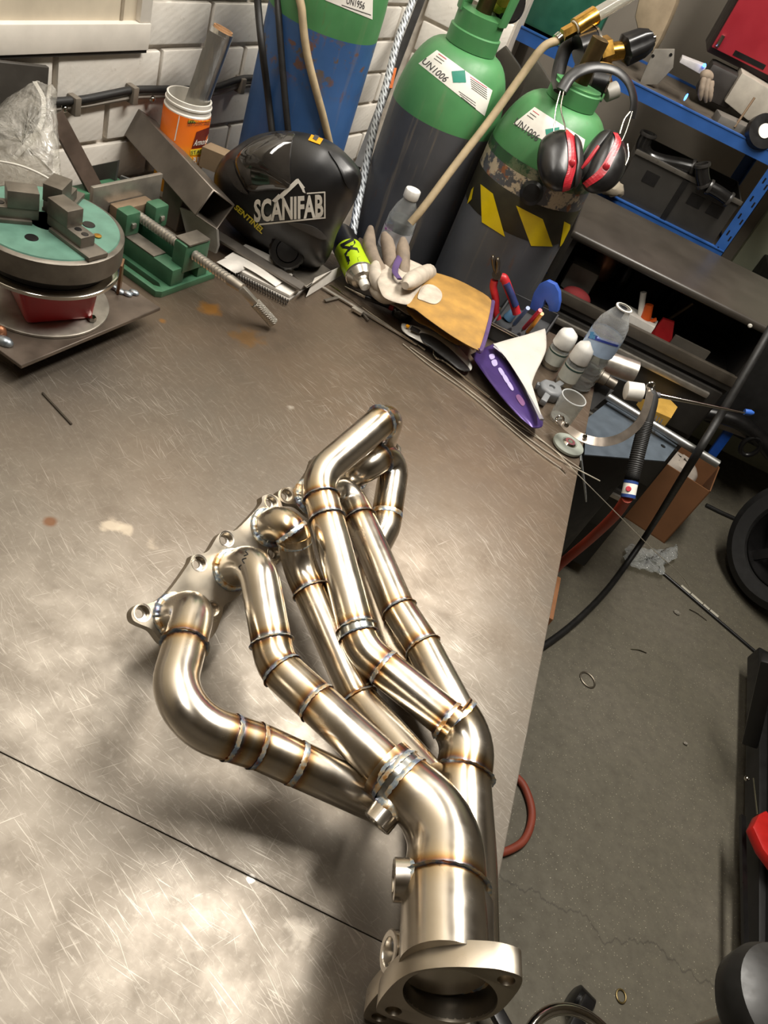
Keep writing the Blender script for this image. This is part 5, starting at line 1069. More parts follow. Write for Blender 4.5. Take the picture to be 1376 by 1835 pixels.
# band clamp
bc_ = thing('band_clamp', 'bent steel band clamp with loop ends arching from the tumbler', 'clamp', b(1000, 760))
bp = spline([b(1001, 752, 0.03), b(1018, 768, 0.035), b(1045, 785, 0.04), b(1080, 792, 0.05), b(1115, 783, 0.06), b(1145, 758, 0.08), b(1160, 725, 0.09), b(1166, 697, 0.10)], 8)
mb = MB(); rs = []
for i, p in enumerate(bp):
    t_ = (bp[min(i + 1, len(bp) - 1)] - bp[max(i - 1, 0)]).normalized(); s_ = V((0.25, -0.55, 0.8)); s_ = (s_ - t_ * s_.dot(t_)).normalized(); w_ = s_.cross(t_).normalized() * 0.0075
    rs.append([p - w_ - s_ * 0.0006, p + w_ - s_ * 0.0006, p + w_ + s_ * 0.0006, p - w_ + s_ * 0.0006])
mb.rings(rs).build('band', M('warm_steel_band', '#a0958a', 0.3, 0.9), bc_)
for q, h in ((b(1003, 752, 0.032), 0.006), (b(1166, 692, 0.104), 0.006)): MB().tube([q + V((h * math.cos(t), 0.003 * math.sin(t), h * math.sin(t))) for t in (2 * PI * i / 16 for i in range(16))], 0.002, 8, closed=True).build('loop', CHROME, bc_)
for q in ((1015, 762), (1048, 782)): MB().lathe([(0.004, 0), (0.004, 0.003), (0.002, 0.0035)], b(q[0], q[1], 0.045), CAM - b(q[0], q[1], 0.04), 14).build('rivet', CHROME, bc_)
# TIG torch on its hose, hanging past the bench corner
ZT = 0.93
def g7(x, y): return atz(x, y, 0.012)
tg = thing('tig_torch', 'black welding torch with white ceramic cup and red hose past bench corner', 'welding torch', atz(1145, 800, 0.88)); D0 = 1.36
def td(x, y, D=D0): return atd(x, y, D)
MB().lathe([(0.012, 0), (0.0165, 0.002), (0.0165, 0.030), (0.013, 0.032)], td(1152, 704), td(1125, 700) - td(1152, 704), 32).build('ceramic_cup', M('ceramic_white', '#d8d4cc', 0.45), tg)
MB().tube(spline([td(1154, 704), td(1164, 706), td(1168, 716), td(1163, 740), td(1158, 760)], 6), 0.011, 16).build('torch_head', BLACKR, tg)
ribs = spline([td(1157, 758), td(1146, 800), td(1134, 850), td(1131, 862)], 28)
MB().tube(ribs, [0.0128 + (0.0005 if i % 2 else -0.0004) for i in range(len(ribs))], 18).build('ribbed_handle', BLACKR, tg, ang=25)
MB().cyl(td(1131, 862), td(1125, 892), 0.0125, seg=20).build('label_sleeve', WHT, tg)
for a, c in (((1131, 862), (1130, 867)), ((1126, 886), (1125, 892))): MB().cyl(td(*a), td(*c), 0.0128, seg=20).build('blue_ring', M('navy_ring', '#27407c', 0.4), tg)
MB().lathe([(0.005, 0), (0.004, 0.0012)], td(1126, 876, D0 - 0.013), CAM - td(1126, 876), 14).build('red_logo', PINK, tg)
MB().cyl(td(1168, 707), td(1182, 709), 0.007, 0.005).build('back_cap', M('dark_grey_cap', '#55555a', 0.4), tg)
MB().cyl(td(1182, 709), td(1334, 740), 0.0042, 0.0012, 12).build('tungsten_electrode', CHROME, tg)
MB().tube(spline([td(1124, 892), td(1100, 925, 1.45), td(1055, 968, 1.6), td(1008, 1008, 1.72), td(970, 1045, 1.86), g7(880, 1130), g7(760, 1160)], 8), [0.010] * 49, 14).build('red_hose', M('red_orange_hose', '#c2472c', 0.5, var=0.1), tg)
o = MB().lathe([(0.006, 0), (0.006, 0.012), (0.003, 0.018)], td(1334, 738, 1.5), td(1360, 742, 1.5) - td(1334, 738, 1.5), 12).build('blue_tip', M('tip_blue', '#2c58a8', 0.4), tg)
# ------------------------------------------------------------------ grey sheet, tube and packets past the corner, on an added bin that fills the dark below
zst = 0.66
bq = [atz(x, y, zst - 0.001) for x, y in ((1056, 755), (1090, 732), (1150, 770), (1160, 808), (1120, 812), (1056, 806))]
st = thing('dark_fill_bin', 'black bin added to fill the dark under the grey sheet', 'bin', V((bq[0].x + 0.05, bq[0].y, 0)))  # added black body, stands for the black shade under the sheet
cb0 = sum(bq, V((0, 0, 0))) / 6; rs = [[V((cb0.x, cb0.y, 0.0)) + (q - cb0) * 0.8 - V((0, 0, q.z - cb0.z)) for q in bq], [q.copy() for q in bq]]
MB().rings(rs).build('bin_body', M('black_steel', '#1b1b1c', 0.5), st, 0.004); MB().tube(bq, 0.004, 8, closed=True).build('bin_rim', BLACKP, st)
GSH = M('blue_grey_sheet', '#5c6670', 0.45, 0.3)
hp = [atz(x, y, zst + 0.004) for x, y in ((1050, 752), (1088, 722), (1140, 750), (1212, 800), (1190, 828), (1120, 822), (1046, 816))]
o = MB().prism([hp, circ(atz(1187, 801, zst + 0.004), V((0, 0, 1)), 0.007, 20)], (0, 0, 0.003)).build('grey_sheet', GSH); tag(o, 'blue-grey painted steel sheet with round hole under the band clamp', 'steel sheet')
o = MB(); p0 = atz(1085, 708, zst + 0.03); p1 = atz(1287, 832, zst + 0.03); o.lathe([(0.0105, 0), (0.0105, (p1 - p0).length), (0.009, (p1 - p0).length), (0.009, (p1 - p0).length - 0.05), (0.001, (p1 - p0).length - 0.05)], p0, p1 - p0, 24); o = o.build('alloy_tube', M('dull_alloy', '#8a8a88', 0.35, 0.8)); tag(o, 'plain alloy tube lying across the grey sheet towards cardboard box', 'tube')
yp = thing('packet', 'yellow printed card packet lying behind the torch handle', 'packet', atz(1180, 750, zst)); cq_ = [atz(x, y, zst + 0.012) for x, y in ((1140, 725), (1170, 712), (1202, 745), (1190, 765), (1160, 752))]
o = MB().prism([cq_], (0, 0, 0.03)).build('carton', M('yellow_card', '#b08a3c', 0.6), yp)
for k in range(4): MB().bar(atz(1168 + k * 5, 750 + k * 3.0, zst + 0.0425), atz(1172 + k * 5, 742 + k * 3.0, zst + 0.0425), 0.003, 0.0006).build('printed_mark', INK, yp)
# steel pieces between bottle and chest
sg = thing('steel_elbow', 'short polished steel tube lying behind the big water bottle', 'tube', b(1110, 650)); p0 = atd(1062, 640, 1.62); p1 = atd(1138, 668, 1.62); MB().lathe([(0.024, 0), (0.024, (p1 - p0).length), (0.021, (p1 - p0).length), (0.021, 0.02)], p0, p1 - p0, 28).build('tube_wall', BARE, sg)
ch = thing('drill_chuck', 'dark machined steel bar with stepped end beside big water bottle', 'steel bar', b(1085, 680)); p0 = atd(1050, 660, 1.48); p1 = atd(1102, 690, 1.48); MB().lathe([(0.016, 0), (0.016, 0.03), (0.013, 0.032), (0.013, 0.045), (0.010, 0.047), (0.010, (p1 - p0).length)], p0, p1 - p0, 24).build('stepped_shaft', DARKST, ch)
o = MB().prism([[atd(x, y, 1.50) for x, y in ((1068, 682), (1100, 700), (1060, 735), (1052, 728))]], ROT @ V((0, 0, 0.05))).build('black_block', BLACKP); tag(o, 'black ribbed block standing at bench corner under stepped bar', 'block')
# ------------------------------------------------------------------ black tool chest behind the bench
YC = 1.92; YC2 = 2.24; X0, X1 = 0.115, 0.655; ztop = 0.975; zo = 0.80; BLK = M('chest_black', '#262422', 0.42, var=0.25, vs=14); BLK2 = M('chest_lip', '#4a443c', 0.4, var=0.2, vs=20)
tc_ = thing('tool_chest', 'black steel tool chest with open upper compartment behind the bench', 'tool chest', (0.38, 2.08, 0))
MB().box(X0, X1, YC + 0.01, YC2, 0.05, zo - 0.015).build('carcass', BLK, tc_, 0.006); MB().box(X0, X1, YC, YC2, zo - 0.015, zo).build('compartment_floor', BLK, tc_); MB().box(X0, X1, YC2 - 0.012, YC2, zo, ztop - 0.02).build('back_panel', BLK, tc_)
for x in (X0, X1 - 0.012): MB().box(x, x + 0.012, YC + 0.005, YC2 - 0.012, zo, ztop - 0.02).build('end_panel', BLK, tc_)
MB().box(X0 - 0.01, X1 + 0.012, YC - 0.01, YC2 + 0.02, ztop - 0.02, ztop).build('lid', M('chest_lid', '#3c3731', 0.38, var=0.2, vs=8), tc_, 0.008, 3); MB().box(X0, X1, YC - 0.004, YC + 0.012, zo, zo + 0.028).build('front_lip', BLK2, tc_, 0.003)
for k in range(3):
    d_ = MB().box(X0 + 0.01, X1 - 0.01, YC - 0.006, YC + 0.009, zo - 0.17 - k * 0.2, zo - 0.025 - k * 0.2).build('drawer', M('chest_drawer', '#34322f', 0.4, 0.2), tc_, 0.003); MB().box(X0 + 0.04, X1 - 0.04, YC - 0.018, YC - 0.0065, zo - 0.05 - k * 0.2, zo - 0.035 - k * 0.2).build('drawer_pull', BARE, d_, 0.003)
for x in (X0 + 0.05, X1 - 0.05):
    for y in (YC + 0.05, YC2 - 0.05): MB().lathe([(0.025, -0.012), (0.025, 0.012)], (x, y, 0.025), (1, 0, 0), 20).build('caster', BLACKR, tc_)
# clutter in the open compartment
def inY(x, y, Y=2.0): return aty(x, y, Y)
def clut(name, mb, mat, label, cat, bev=0.0): return tag(mb.build(name, mat, None, bev), label, cat)
zf = zo + 0.001
def cz(x, y): p = atz(x, y, zf); return V((p.x, min(YC2 - 0.05, max(YC + 0.04, p.y)), zf))
c = cz(1075, 470); clut('copper_jar', MB().lathe([(0.032, 0), (0.034, 0.004), (0.034, 0.06), (0.022, 0.075), (0.022, 0.09)], c, seg=24), M('copper_can', '#a87458', 0.35, 0.7), 'copper-coloured can in the open chest compartment', 'can')
c = cz(1030, 520); clut('grey_sander', MB().box(c.x - 0.045, c.x + 0.035, c.y - 0.03, c.y + 0.03, zf, zf + 0.075), M('grey_tool', '#8a8780', 0.5), 'grey rounded plastic tool at left end of the chest compartment', 'tool', 0.012)
c = cz(1030, 555); clut('red_cloth', MB().ball(c + V((-0.01, -0.005, 0.014)), (0.04, 0, 0), (0, 0.025, 0), (0, 0, 0.024)), M('dull_red_cloth', '#8a2c2e', 0.8), 'dull red rag under the grey tool in chest compartment', 'rag')
wb_ = thing('fitting_box', 'white carton with orange cap tools sticking out, in chest compartment', 'box', cz(1130, 600)); c = cz(1135, 590)
MB().obox(c + V((0, 0, 0.018)), V((0.042, -0.004, 0)), V((0.004, 0.025, 0)), V((0, 0, 0.022))).build('carton', M('white_carton', '#d9d4cc', 0.6), wb_, 0.001)
MB().cyl(c + V((0.0, 0, 0.03)), c + V((-0.03, 0.005, 0.095)), 0.008, seg=10).build('white_stick', WHT, wb_); MB().cyl(c + V((0.012, 0, 0.03)), c + V((0.0, 0.0, 0.075)), 0.016, 0.010, 14).build('orange_tool', M('orange_plastic', '#d0561c', 0.45), wb_); MB().bar(c + V((0.022, 0, 0.036)), c + V((0.036, 0, 0.05)), 0.014, 0.006).build('orange_lever', MATS['orange_plastic'], wb_, 0.002)
c = cz(1178, 610); clut('red_bracket', MB().prism([[c + V(q) for q in ((-0.025, 0, 0), (0.055, 0, 0), (0.03, 0, 0.018), (0.01, 0, 0.06), (-0.02, 0, 0.056))]], (0, 0.012, 0)), M('red_metal', '#b3262a', 0.4), 'red triangular bracket standing at front of chest compartment', 'bracket')
c = cz(1190, 540); clut('black_socket_can', MB().lathe([(0.02, 0), (0.02, 0.07), (0.016, 0.07), (0.016, 0.03)], c, seg=24), BLACKP, 'black open tube standing at back of the chest compartment', 'tube')
c = cz(1205, 585); clut('wooden_stick', MB().cyl(c + V((-0.02, 0, 0.012)), c + V((0.012, 0.01, 0.075)), 0.004, seg=10), M('pale_wood', '#8f7d5c', 0.6), 'pale wooden stick leaning in the chest compartment', 'stick')
c = cz(1225, 640); clut('grey_divider', MB().obox(c + V((0, 0, 0.02)), (0.05, 0, 0), (0, 0.003, 0), (0, 0, 0.02)), M('divider_grey', '#5b564e', 0.5), 'grey metal divider plate at front of the chest compartment', 'plate')
c = cz(1110, 500); clut('black_bottle', MB().lathe([(0.022, 0), (0.022, 0.05), (0.010, 0.065), (0.010, 0.075)], c, seg=20), BLACKP, 'dark bottle in the shadow at back of chest compartment', 'bottle')
o = MB().lathe([(0.005, 0), (0.005, 0.006), (0.003, 0.008)], V((X1 - 0.07, YC - 0.02, ztop - 0.012)), (0, -1, 0.3), 12).build('lid_knob', M('pale_knob', '#a8a49c', 0.4), tc_)
# ------------------------------------------------------------------ blue boltless shelving
YS = 2.32; BLU = M('shelf_blue', '#274f8c', 0.4, var=0.12, vs=20); zU = aty(1230, 207, YS).z; zL = aty(1170, 398, YS).z; xP = aty(1325, 390, YS).x; xL_ = aty(880, 20, YS).x
sf = thing('shelving_unit', 'blue boltless shelving unit with chipboard decks behind the cylinders', 'shelving', ((xP + xL_) / 2, 2.5, 0)); DECK = M('dark_chipboard', '#4a4238', 0.7, var=0.15); 
def postm(x, y, sx, sy):
    mb = MB(); mb.box(min(x, x + sx * 0.032), max(x, x + sx * 0.032), min(y, y + sy * 0.0015), max(y, y + sy * 0.0015), 0, 1.75); mb.box(min(x, x + sx * 0.0015), max(x, x + sx * 0.0015), min(y, y + sy * 0.032), max(y, y + sy * 0.032), 0, 1.75); return mb
for x, y, sx, sy in ((xP + 0.02, YS, -1, 1), (xP + 0.02, YS + 0.38, -1, -1), (xL_, YS + 0.38, 1, -1)):
    o = postm(x, y, sx, sy).build('upright', BLU, sf)
    if y == YS:
        for k in range(26):
            for dx in (-0.009, -0.022): MB().box(x + dx - 0.0022, x + dx + 0.0022, y - 0.0006, y + 0.0002, 0.30 + k * 0.05 + (0.012 if dx < -0.01 else 0), 0.314 + k * 0.05 + (0.012 if dx < -0.01 else 0)).build('keyhole', BLACKP, o)
for z in (zU, zL, zL - 0.42):
    bm_ = MB(); bm_.box(xL_, xP + 0.018, YS - 0.002, YS + 0.002, z - 0.018, z + 0.014); bm_.box(xL_, xP + 0.018, YS - 0.004, YS + 0.012, z + 0.012, z + 0.015); bm_.build('front_beam', BLU, sf)
    MB().box(xL_, xP + 0.018, YS + 0.376, YS + 0.38, z - 0.018, z + 0.014).build('rear_beam', BLU, sf); MB().box(xP + 0.015, xP + 0.018, YS + 0.002, YS + 0.376, z - 0.018, z + 0.014).build('side_beam', BLU, sf); MB().box(xL_, xP + 0.014, YS + 0.003, YS + 0.374, z - 0.004, z + 0.008).build('deck', DECK, sf)
# crate with black coolant pipes on the lower deck
zc0 = zL + 0.0085; cx0 = aty(1100, 345, YS).x; cx1 = aty(1282, 445, YS).x - 0.012; cr = thing('parts_crate', 'grey-black plastic crate with slot handles on the lower blue shelf', 'crate', ((cx0 + cx1) / 2, YS + 0.1, zc0)); CRM = M('smoky_crate', '#2f2d2a', 0.35, var=0.1); chh = 0.135
MB().box(cx0, cx1, YS + 0.012, YS + 0.20, zc0, zc0 + 0.004).build('crate_floor', CRM, cr)
fr_ = MB(); xm = (cx0 + cx1) / 2
fr_.box(cx0, cx1, YS + 0.012, YS + 0.016, zc0 + 0.004, zc0 + chh); fr_.build('front_panel', CRM, cr)
MB().box(cx0, cx1, YS + 0.196, YS + 0.20, zc0 + 0.004, zc0 + chh).build('back_panel', CRM, cr)
for x in (cx0, cx1 - 0.004): MB().box(x, x + 0.004, YS + 0.016, YS + 0.196, zc0 + 0.004, zc0 + chh).build('side_panel', CRM, cr)
MB().box(cx0 - 0.004, cx1 + 0.004, YS + 0.006, YS + 0.012, zc0 + chh - 0.012, zc0 + chh).build('rim', M('crate_rim', '#4a4640', 0.3), cr, 0.002)
for x in (cx0 + 0.05, xm + 0.03, xm + 0.09): MB().box(x, x + 0.04, YS + 0.0105, YS + 0.0118, zc0 + 0.07, zc0 + 0.10).build('slot', BLACKP, cr)
MB().box(xm - 0.008, xm + 0.008, YS + 0.007, YS + 0.0118, zc0 + 0.004, zc0 + 0.12).build('rib', BLACKP, cr)
def blackpipe(pts, r, label, ring=True):
    t = thing('coolant_pipe', label, 'pipe', pts[0], 'black pipes in the crate'); P_ = spline(pts, 8); MB().tube(P_, r, 16).build('pipe', M('gloss_black_pipe', '#171615', 0.18, var=0.2), t)
    for i, j in ((0, 1), (-1, -2)): a_ = (P_[i] - P_[j]).normalized(); MB().lathe([(r * 1.18, 0), (r * 1.22, 0.004), (r * 1.18, 0.008), (r * 0.9, 0.008), (r * 0.88, -0.002)], P_[i] - a_ * 0.005, a_, 22).build('rolled_end', M('pipe_bead', '#2c2a28', 0.3), t)
Yq = YS + 0.035
blackpipe([aty(x, y, Yq) for x, y in ((1162, 240), (1152, 262), (1160, 280), (1185, 290), (1215, 296), (1240, 302))], 0.020, 'long black coolant pipe with upturned open end, left in the crate')
blackpipe([aty(x, y, YS + 0.0) for x, y in ((1262, 332), (1258, 312), (1258, 295))], 0.018, 'short black pipe pointing up in the middle of the crate')
blackpipe([aty(x, y, YS - 0.01) for x, y in ((1306, 358), (1288, 345), (1270, 335))], 0.017, 'black pipe with open end at right end of the crate')
# things on the upper deck
zd = zU + 0.016
def uY(x, y, d=0.08): return aty(x, y, YS + d)
GP = M('grey_machine_plate', '#7d7870', 0.45, 0.3)
gp = thing('machined_plate', 'grey drilled metal plate standing on the upper blue shelf', 'plate', uY(1165, 140)); P_ = [uY(x, y) for x, y in ((1172, 88), (1209, 88), (1206, 122), (1178, 152), (1145, 152), (1150, 138))]; MB().prism([P_], (0, 0.012, 0)).build('plate', GP, gp, 0.002)
for q in ((1170, 100), (1202, 98)): MB().lathe([(0.004, 0), (0.0035, 0.0008)], uY(q[0], q[1]) - V((0, 0.001, 0)), (0, -1, 0), 12).build('bolt_hole', BLACKP, gp)
ch_ = thing('battery_charger', 'white charger with glowing blue light on the upper blue shelf', 'charger', uY(1245, 130)); P_ = [uY(x, y, 0.06) for x, y in ((1222, 103), (1266, 120), (1256, 134), (1217, 112))]
MB().prism([P_], (0, 0.05, 0)).build('charger_case', M('charger_white', '#b3b0b0', 0.45), ch_, 0.002)
le = NT('blue_led'); le.set(col='#2040ff', emc=(0.05, 0.2, 1, 1), ems=6.0); MB().ball(uY(1262, 117, 0.055), 0.0045, seg=12, rings=8).build('blue_lamp', le.m, ch_); MB().ball(uY(1229, 174, 0.03), (0.003, 0, 0), (0, 0.002, 0), (0, 0, 0.009), 10, 6).build('blue_lamp', le.m, ch_)
gl_ = thing('work_glove', 'pale crumpled work glove hanging over the upper shelf edge', 'glove', uY(1265, 160)); 
for i, (a, c) in enumerate((((1262, 140), (1255, 180)), ((1268, 142), (1265, 184)), ((1274, 146), (1272, 182)))): MB().tube(spline([uY(a[0], a[1], 0.03), uY((a[0] + c[0]) / 2 - 1, (a[1] + c[1]) / 2, 0.02), uY(c[0], c[1], 0.02)], 5), [0.008, 0.009, 0.009, 0.008, 0.009, 0.009, 0.008, 0.008, 0.007, 0.005, 0.003], 10).build('finger', LEG, gl_)
MB().ball(uY(1266, 136, 0.035), (0.018, 0, 0), (0, 0.012, 0), (0, 0, 0.014)).build('palm', LEG, gl_)
o = MB().prism([[uY(x, y, 0.12) for x, y in ((1330, 130), (1380, 160), (1400, 215), (1340, 216), (1298, 182))]], (0, 0.12, 0)).build('white_carton', M('pale_carton', '#9d968a', 0.6), None, 0.003); tag(o, 'pale crushed carton under the red cabinet on upper shelf', 'box')
o = MB().cyl(uY(1352, 175, 0.05), uY(1316, 228, 0.03), 0.003, seg=10).build('brown_rod', M('brown_rod', '#6f5a44', 0.5)); tag(o, 'thin brown rod leaning on the pale carton', 'rod')
t = thing('tape_roll', 'black tape roll with pale core at right end of upper shelf', 'tape', uY(1362, 240)); c = uY(1362, 238, 0.02); MB().lathe([(0.018, 0), (0.042, 0), (0.042, 0.02), (0.018, 0.02)], c, (0.2, -0.8, 0.5), 32, (False, False)).build('tape', BLACKP, t); MB().lathe([(0.0175, -0.002), (0.0175, 0.022), (0.001, 0.022)], c, (0.2, -0.8, 0.5), 28).build('core', PAPER, t)
o = MB().obox(uY(1310, 228, 0.06) + V((0, 0, 0)), (0.05, 0.01, 0), (-0.006, 0.03, 0), (0, 0, 0.02)).build('grey_case', M('mid_grey_case', '#5e5a54', 0.5), None, 0.004); tag(o, 'low grey case on upper shelf left of the tape roll', 'case')
o = MB().prism([[uY(x, y, 0.16) for x, y in ((1136, 30), (1150, -30), (1218, -30), (1212, 5), (1200, 35), (1184, 70), (1168, 98), (1150, 90))]], (0.01, 0.06, 0)).build('seat_shell', M('beige_plastic', '#8f7f68', 0.5), None, 0.012); tag(o, 'beige moulded plastic shell standing above the regulator knob', 'cover')
o = MB().obox(uY(1290, 150, 0.20), (0.05, 0, 0), (0, 0.05, 0), (0, 0, 0.04)).build('dark_machine', M('dark_machine', '#2c2825', 0.5), None, 0.01); tag(o, 'dark machine casing in shadow behind the charger', 'machine')
# red wall cabinet
YR = YS + 0.20; rc0 = aty(1272, 82, YR); xr1 = rc0.x + 0.5; rcb = thing('wall_cabinet', 'red steel wall cabinet in the top right corner', 'cabinet', (rc0.x + 0.25, YR, rc0.z)); RCM = M('cabinet_red', '#8c1a26', 0.45, var=0.1, vs=10)
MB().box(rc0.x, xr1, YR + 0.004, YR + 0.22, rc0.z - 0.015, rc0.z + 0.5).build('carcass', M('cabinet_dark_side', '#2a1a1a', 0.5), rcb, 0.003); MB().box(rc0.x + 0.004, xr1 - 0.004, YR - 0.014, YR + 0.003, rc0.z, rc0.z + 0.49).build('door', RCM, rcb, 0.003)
hx = aty(1290, 72, YR); MB().box(hx.x - 0.005, hx.x + 0.005, YR - 0.024, YR - 0.0145, hx.z - 0.014, hx.z + 0.014).build('latch', CHROME, rcb, 0.002); hs_ = aty(1342, 106, YR); MB().box(hs_.x - 0.045, hs_.x + 0.045, YR - 0.0155, YR - 0.0138, hs_.z - 0.006, hs_.z + 0.006).build('vent_slot', BLACKP, rcb)
# green case and dark panels behind the cylinders
o = MB().box(aty(925, 70, YS + 0.06).x, aty(1040, 130, YS + 0.06).x, YS + 0.04, YS + 0.2, zd, zd + 0.24).build('green_case', M('dark_green_case', '#1e5240', 0.45), None, 0.008); tag(o, 'dark green case on the upper shelf between the two right cylinders', 'case')
def board(name, pts, Y, mat, label):
    P_ = [aty(x, y, Y) for x, y in pts]; xs = [p.x for p in P_]; P_ += [V((max(xs), Y, 0.0)), V((min(xs), Y, 0.0))]
    return tag(MB().prism([P_], (0.0, 0.015, 0)).build(name, mat, None, 0.003), label, 'board')
board('leaning_board', ((878, 150), (888, 95), (905, 82), (930, 118), (952, 170)), 2.1, M('brown_black_panel', '#3a352f', 0.35), 'dark rounded board standing behind the middle cylinder and beige hose')
board('leaning_board', ((936, 160), (945, 118), (962, 108), (996, 162), (1000, 190)), 2.04, M('grey_black_panel', '#45413b', 0.35), 'dark grey rounded board standing behind the hazard-taped cylinder')
c = atz(1085, 348, ztop); mb = MB().ball(c + V((0, 0, 0.02)), (0.04, 0, 0), (0, 0.03, 0), (0, 0, 0.022), 14, 8); random.seed(4); mb.v = [p + V((random.uniform(-1, 1), random.uniform(-1, 1), random.uniform(-0.2, 1))) * 0.005 for p in mb.v]
tag(mb.build('cleaning_rag', M('beige_rag', '#8f8574', 0.85)), 'pale beige rag on the chest lid behind the right ear cup', 'rag')
# ------------------------------------------------------------------ floor level, right of the bench
def g(x, y, h=0.0): return atz(x, y, h)
# pale green door and dark skirting of the far wall
dp = [aty(x, y, YB) for x, y in ((1318, 470), (1376, 600))]
xd = aty(1330, 430, YB).x; d1 = MB().box(xd + 0.01, xd + 0.9, YB - 0.03, YB - 0.001, 0.0, 2.0).build('door_1', M('pale_green_door', '#a9ad94', 0.55, var=0.1, vs=8)); struct(d1)
MB().lathe([(0.012, 0), (0.012, 0.03), (0.02, 0.034), (0.02, 0.045)], (xd + 0.07, YB - 0.03, 0.62), (0, -1, 0), 20).build('door_handle', BLACKP, d1)
struct(MB().box(PX, XR, YB - 0.02, YB, 0, 0.22).build('baseboard_back', M('dark_blue_skirting', '#3a3d42', 0.5, var=0.15)))
# black box added to fill the dark void before the far wall
dc = thing('void_fill_box', 'black box added to fill the dark void against the far wall', 'cabinet', (1.2, 2.9, 0)); MB().box(0.85, 1.75, 2.72, YB - 0.03, 0.30, 0.80).build('body', M('shadow_black', '#161514', 0.6), dc, 0.01); 
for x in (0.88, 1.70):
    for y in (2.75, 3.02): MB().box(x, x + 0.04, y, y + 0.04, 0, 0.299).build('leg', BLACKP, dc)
o = MB().bar(aty(1308, 770, 2.70), aty(1275, 815, 2.70), 0.035, 0.02, (0, 1, 0)).build('blue_lever', M('blue_lever', '#1f5ac0', 0.4), None, 0.004); tag(o, 'bright blue flat lever hanging below the black filler box', 'lever')
bk = thing('bicycle_pedal_arm', 'black curved arm with looped ends hanging beside blue lever', 'arm', aty(1350, 780, 2.66))
MB().tube(spline([aty(x, y, 2.66) for x, y in ((1240, 735), (1290, 745), (1330, 760), (1360, 785), (1385, 815))], 8), 0.028, 14).build('arm_tube', BLACKP, bk)
cc = aty(1345, 800, 2.64); MB().tube([cc + V((0.03 * math.cos(t), 0, 0.04 * math.sin(t))) for t in (2 * PI * i / 24 for i in range(24))], 0.009, 10, closed=True).build('loop', BLACKP, bk)
o = MB().prism([[aty(x, y, 2.69) for x, y in ((1275, 750), (1380, 790), (1376, 800), (1272, 762))]], (0, 0.01, 0)).build('white_strip', M('white_strip', '#b4afa6', 0.5)); tag(o, 'white strip showing behind the black arm', 'strip')
# cardboard box on the floor
CB_ = M('carton_brown', '#7d5434', 0.75, var=0.1, vs=12); bx = thing('cardboard_box', 'open brown cardboard box on the floor beyond the bench corner', 'box', g(1190, 972))
kk = g(1190, 974); hB = aty(1281, 886, kk.y).z
d1_ = atz(1192, 829, hB) - atz(1281, 886, hB); d1_ = d1_.normalized() * 0.36; e2_ = atz(1283, 832, hB) - atz(1281, 886, hB); e2_.z = 0; e2_ = V((-d1_.y, d1_.x, 0)).normalized() * (e2_.length if True else 0); e2_ = e2_ if e2_.y > 0 else -e2_
base_ = [kk, kk + d1_, kk + d1_ + e2_, kk + e2_]
for i in range(4):
    p, q = base_[i], base_[(i + 1) % 4]; n_ = (q - p).normalized().cross(V((0, 0, 1))).normalized(); c_ = (base_[0] + base_[2]) / 2; n_ = n_ if n_.dot(c_ - p) > 0 else -n_
    w_ = MB().prism([[p, q, q + V((0, 0, hB)), p + V((0, 0, hB))]], n_ * 0.004).build('side_wall', CB_, bx)
MB().prism([[p + V((0, 0, 0.001)) for p in base_]], (0, 0, 0.003)).build('bottom', CB_, bx)
o = MB().ball((base_[0] + base_[2]) / 2 + V((0.05, 0.0, hB - 0.05)), (0.09, 0, 0), (0, 0.06, 0), (0, 0, 0.045), 14, 8); random.seed(5); o.v = [p + V((random.uniform(-1, 1), random.uniform(-1, 1), random.uniform(-1, 1))) * 0.008 for p in o.v]; o = o.build('crumpled_paper', M('crumpled_paper', '#b7aca0', 0.7)); tag(o, 'crumpled pale paper packing inside the cardboard box', 'paper')
o = MB().box(0.25, 0.50, 1.40, 1.56, 0, 0.28).build('wooden_crate', M('orange_wood', '#8d5f3c', 0.65, var=0.15), None, 0.004); tag(o, 'low brown wooden crate half hidden under the bench edge', 'crate')
# big black cable from chest down to the floor and under the bench
P_ = [atd(1392, 570, 1.78), atd(1340, 660, 1.79), atd(1290, 745, 1.82), atd(1232, 840, 1.88), atz(1170, 940, 0.19), g(1128, 1003, 0.035), g(1085, 1060, 0.014), g(1030, 1115, 0.014), g(970, 1160, 0.014), g(900, 1200, 0.014), g(780, 1250, 0.014), g(640, 1260, 0.014)]
hose('welding_lead', P_, 0.0102, BLACKR, 'thick black welding lead sweeping down across floor under the bench', 'cable')
hose('floor_cable', [g(1265, 905, 0.008), g(1300, 922, 0.008), g(1345, 940, 0.008), g(1420, 960, 0.008)], 0.008, BLACKR, 'black cable on the floor between cardboard box and wheel', 'cable')
t = thing('taped_rod', 'long thin black rod with white tape wraps lying on the floor', 'rod', g(1280, 1110))
MB().cyl(g(1180, 1020, 0.006), g(1365, 1178, 0.006), 0.005, seg=12).build('rod', BLACKP, t)
for a in ((1220, 1050, 1236, 1064), (1238, 1065, 1258, 1083), (1260, 1084, 1270, 1093), (1272, 1094, 1286, 1106)): MB().cyl(g(a[0], a[1], 0.006), g(a[2], a[3], 0.006), 0.0062, seg=12).build('tape_wrap', M('white_tape', '#b5b0a0', 0.6), t)
o = inflate([(1118, 1000), (1128, 978), (1160, 985), (1190, 985), (1212, 978), (1210, 998), (1190, 1015), (1188, 1030), (1150, 1020), (1125, 1012)], (1162, 1002), lambda x, y: (g(x, y, 0.025) - CAM).dot(ROT @ V((0, 0, 1))), 0.016, 0.012, 6, 5, 2.0).build('plastic_wrap', m_clear('thin_film', '#f2f2ee', (0.15, 0.5), 40, 0.02, 1.0)); random.seed(9)
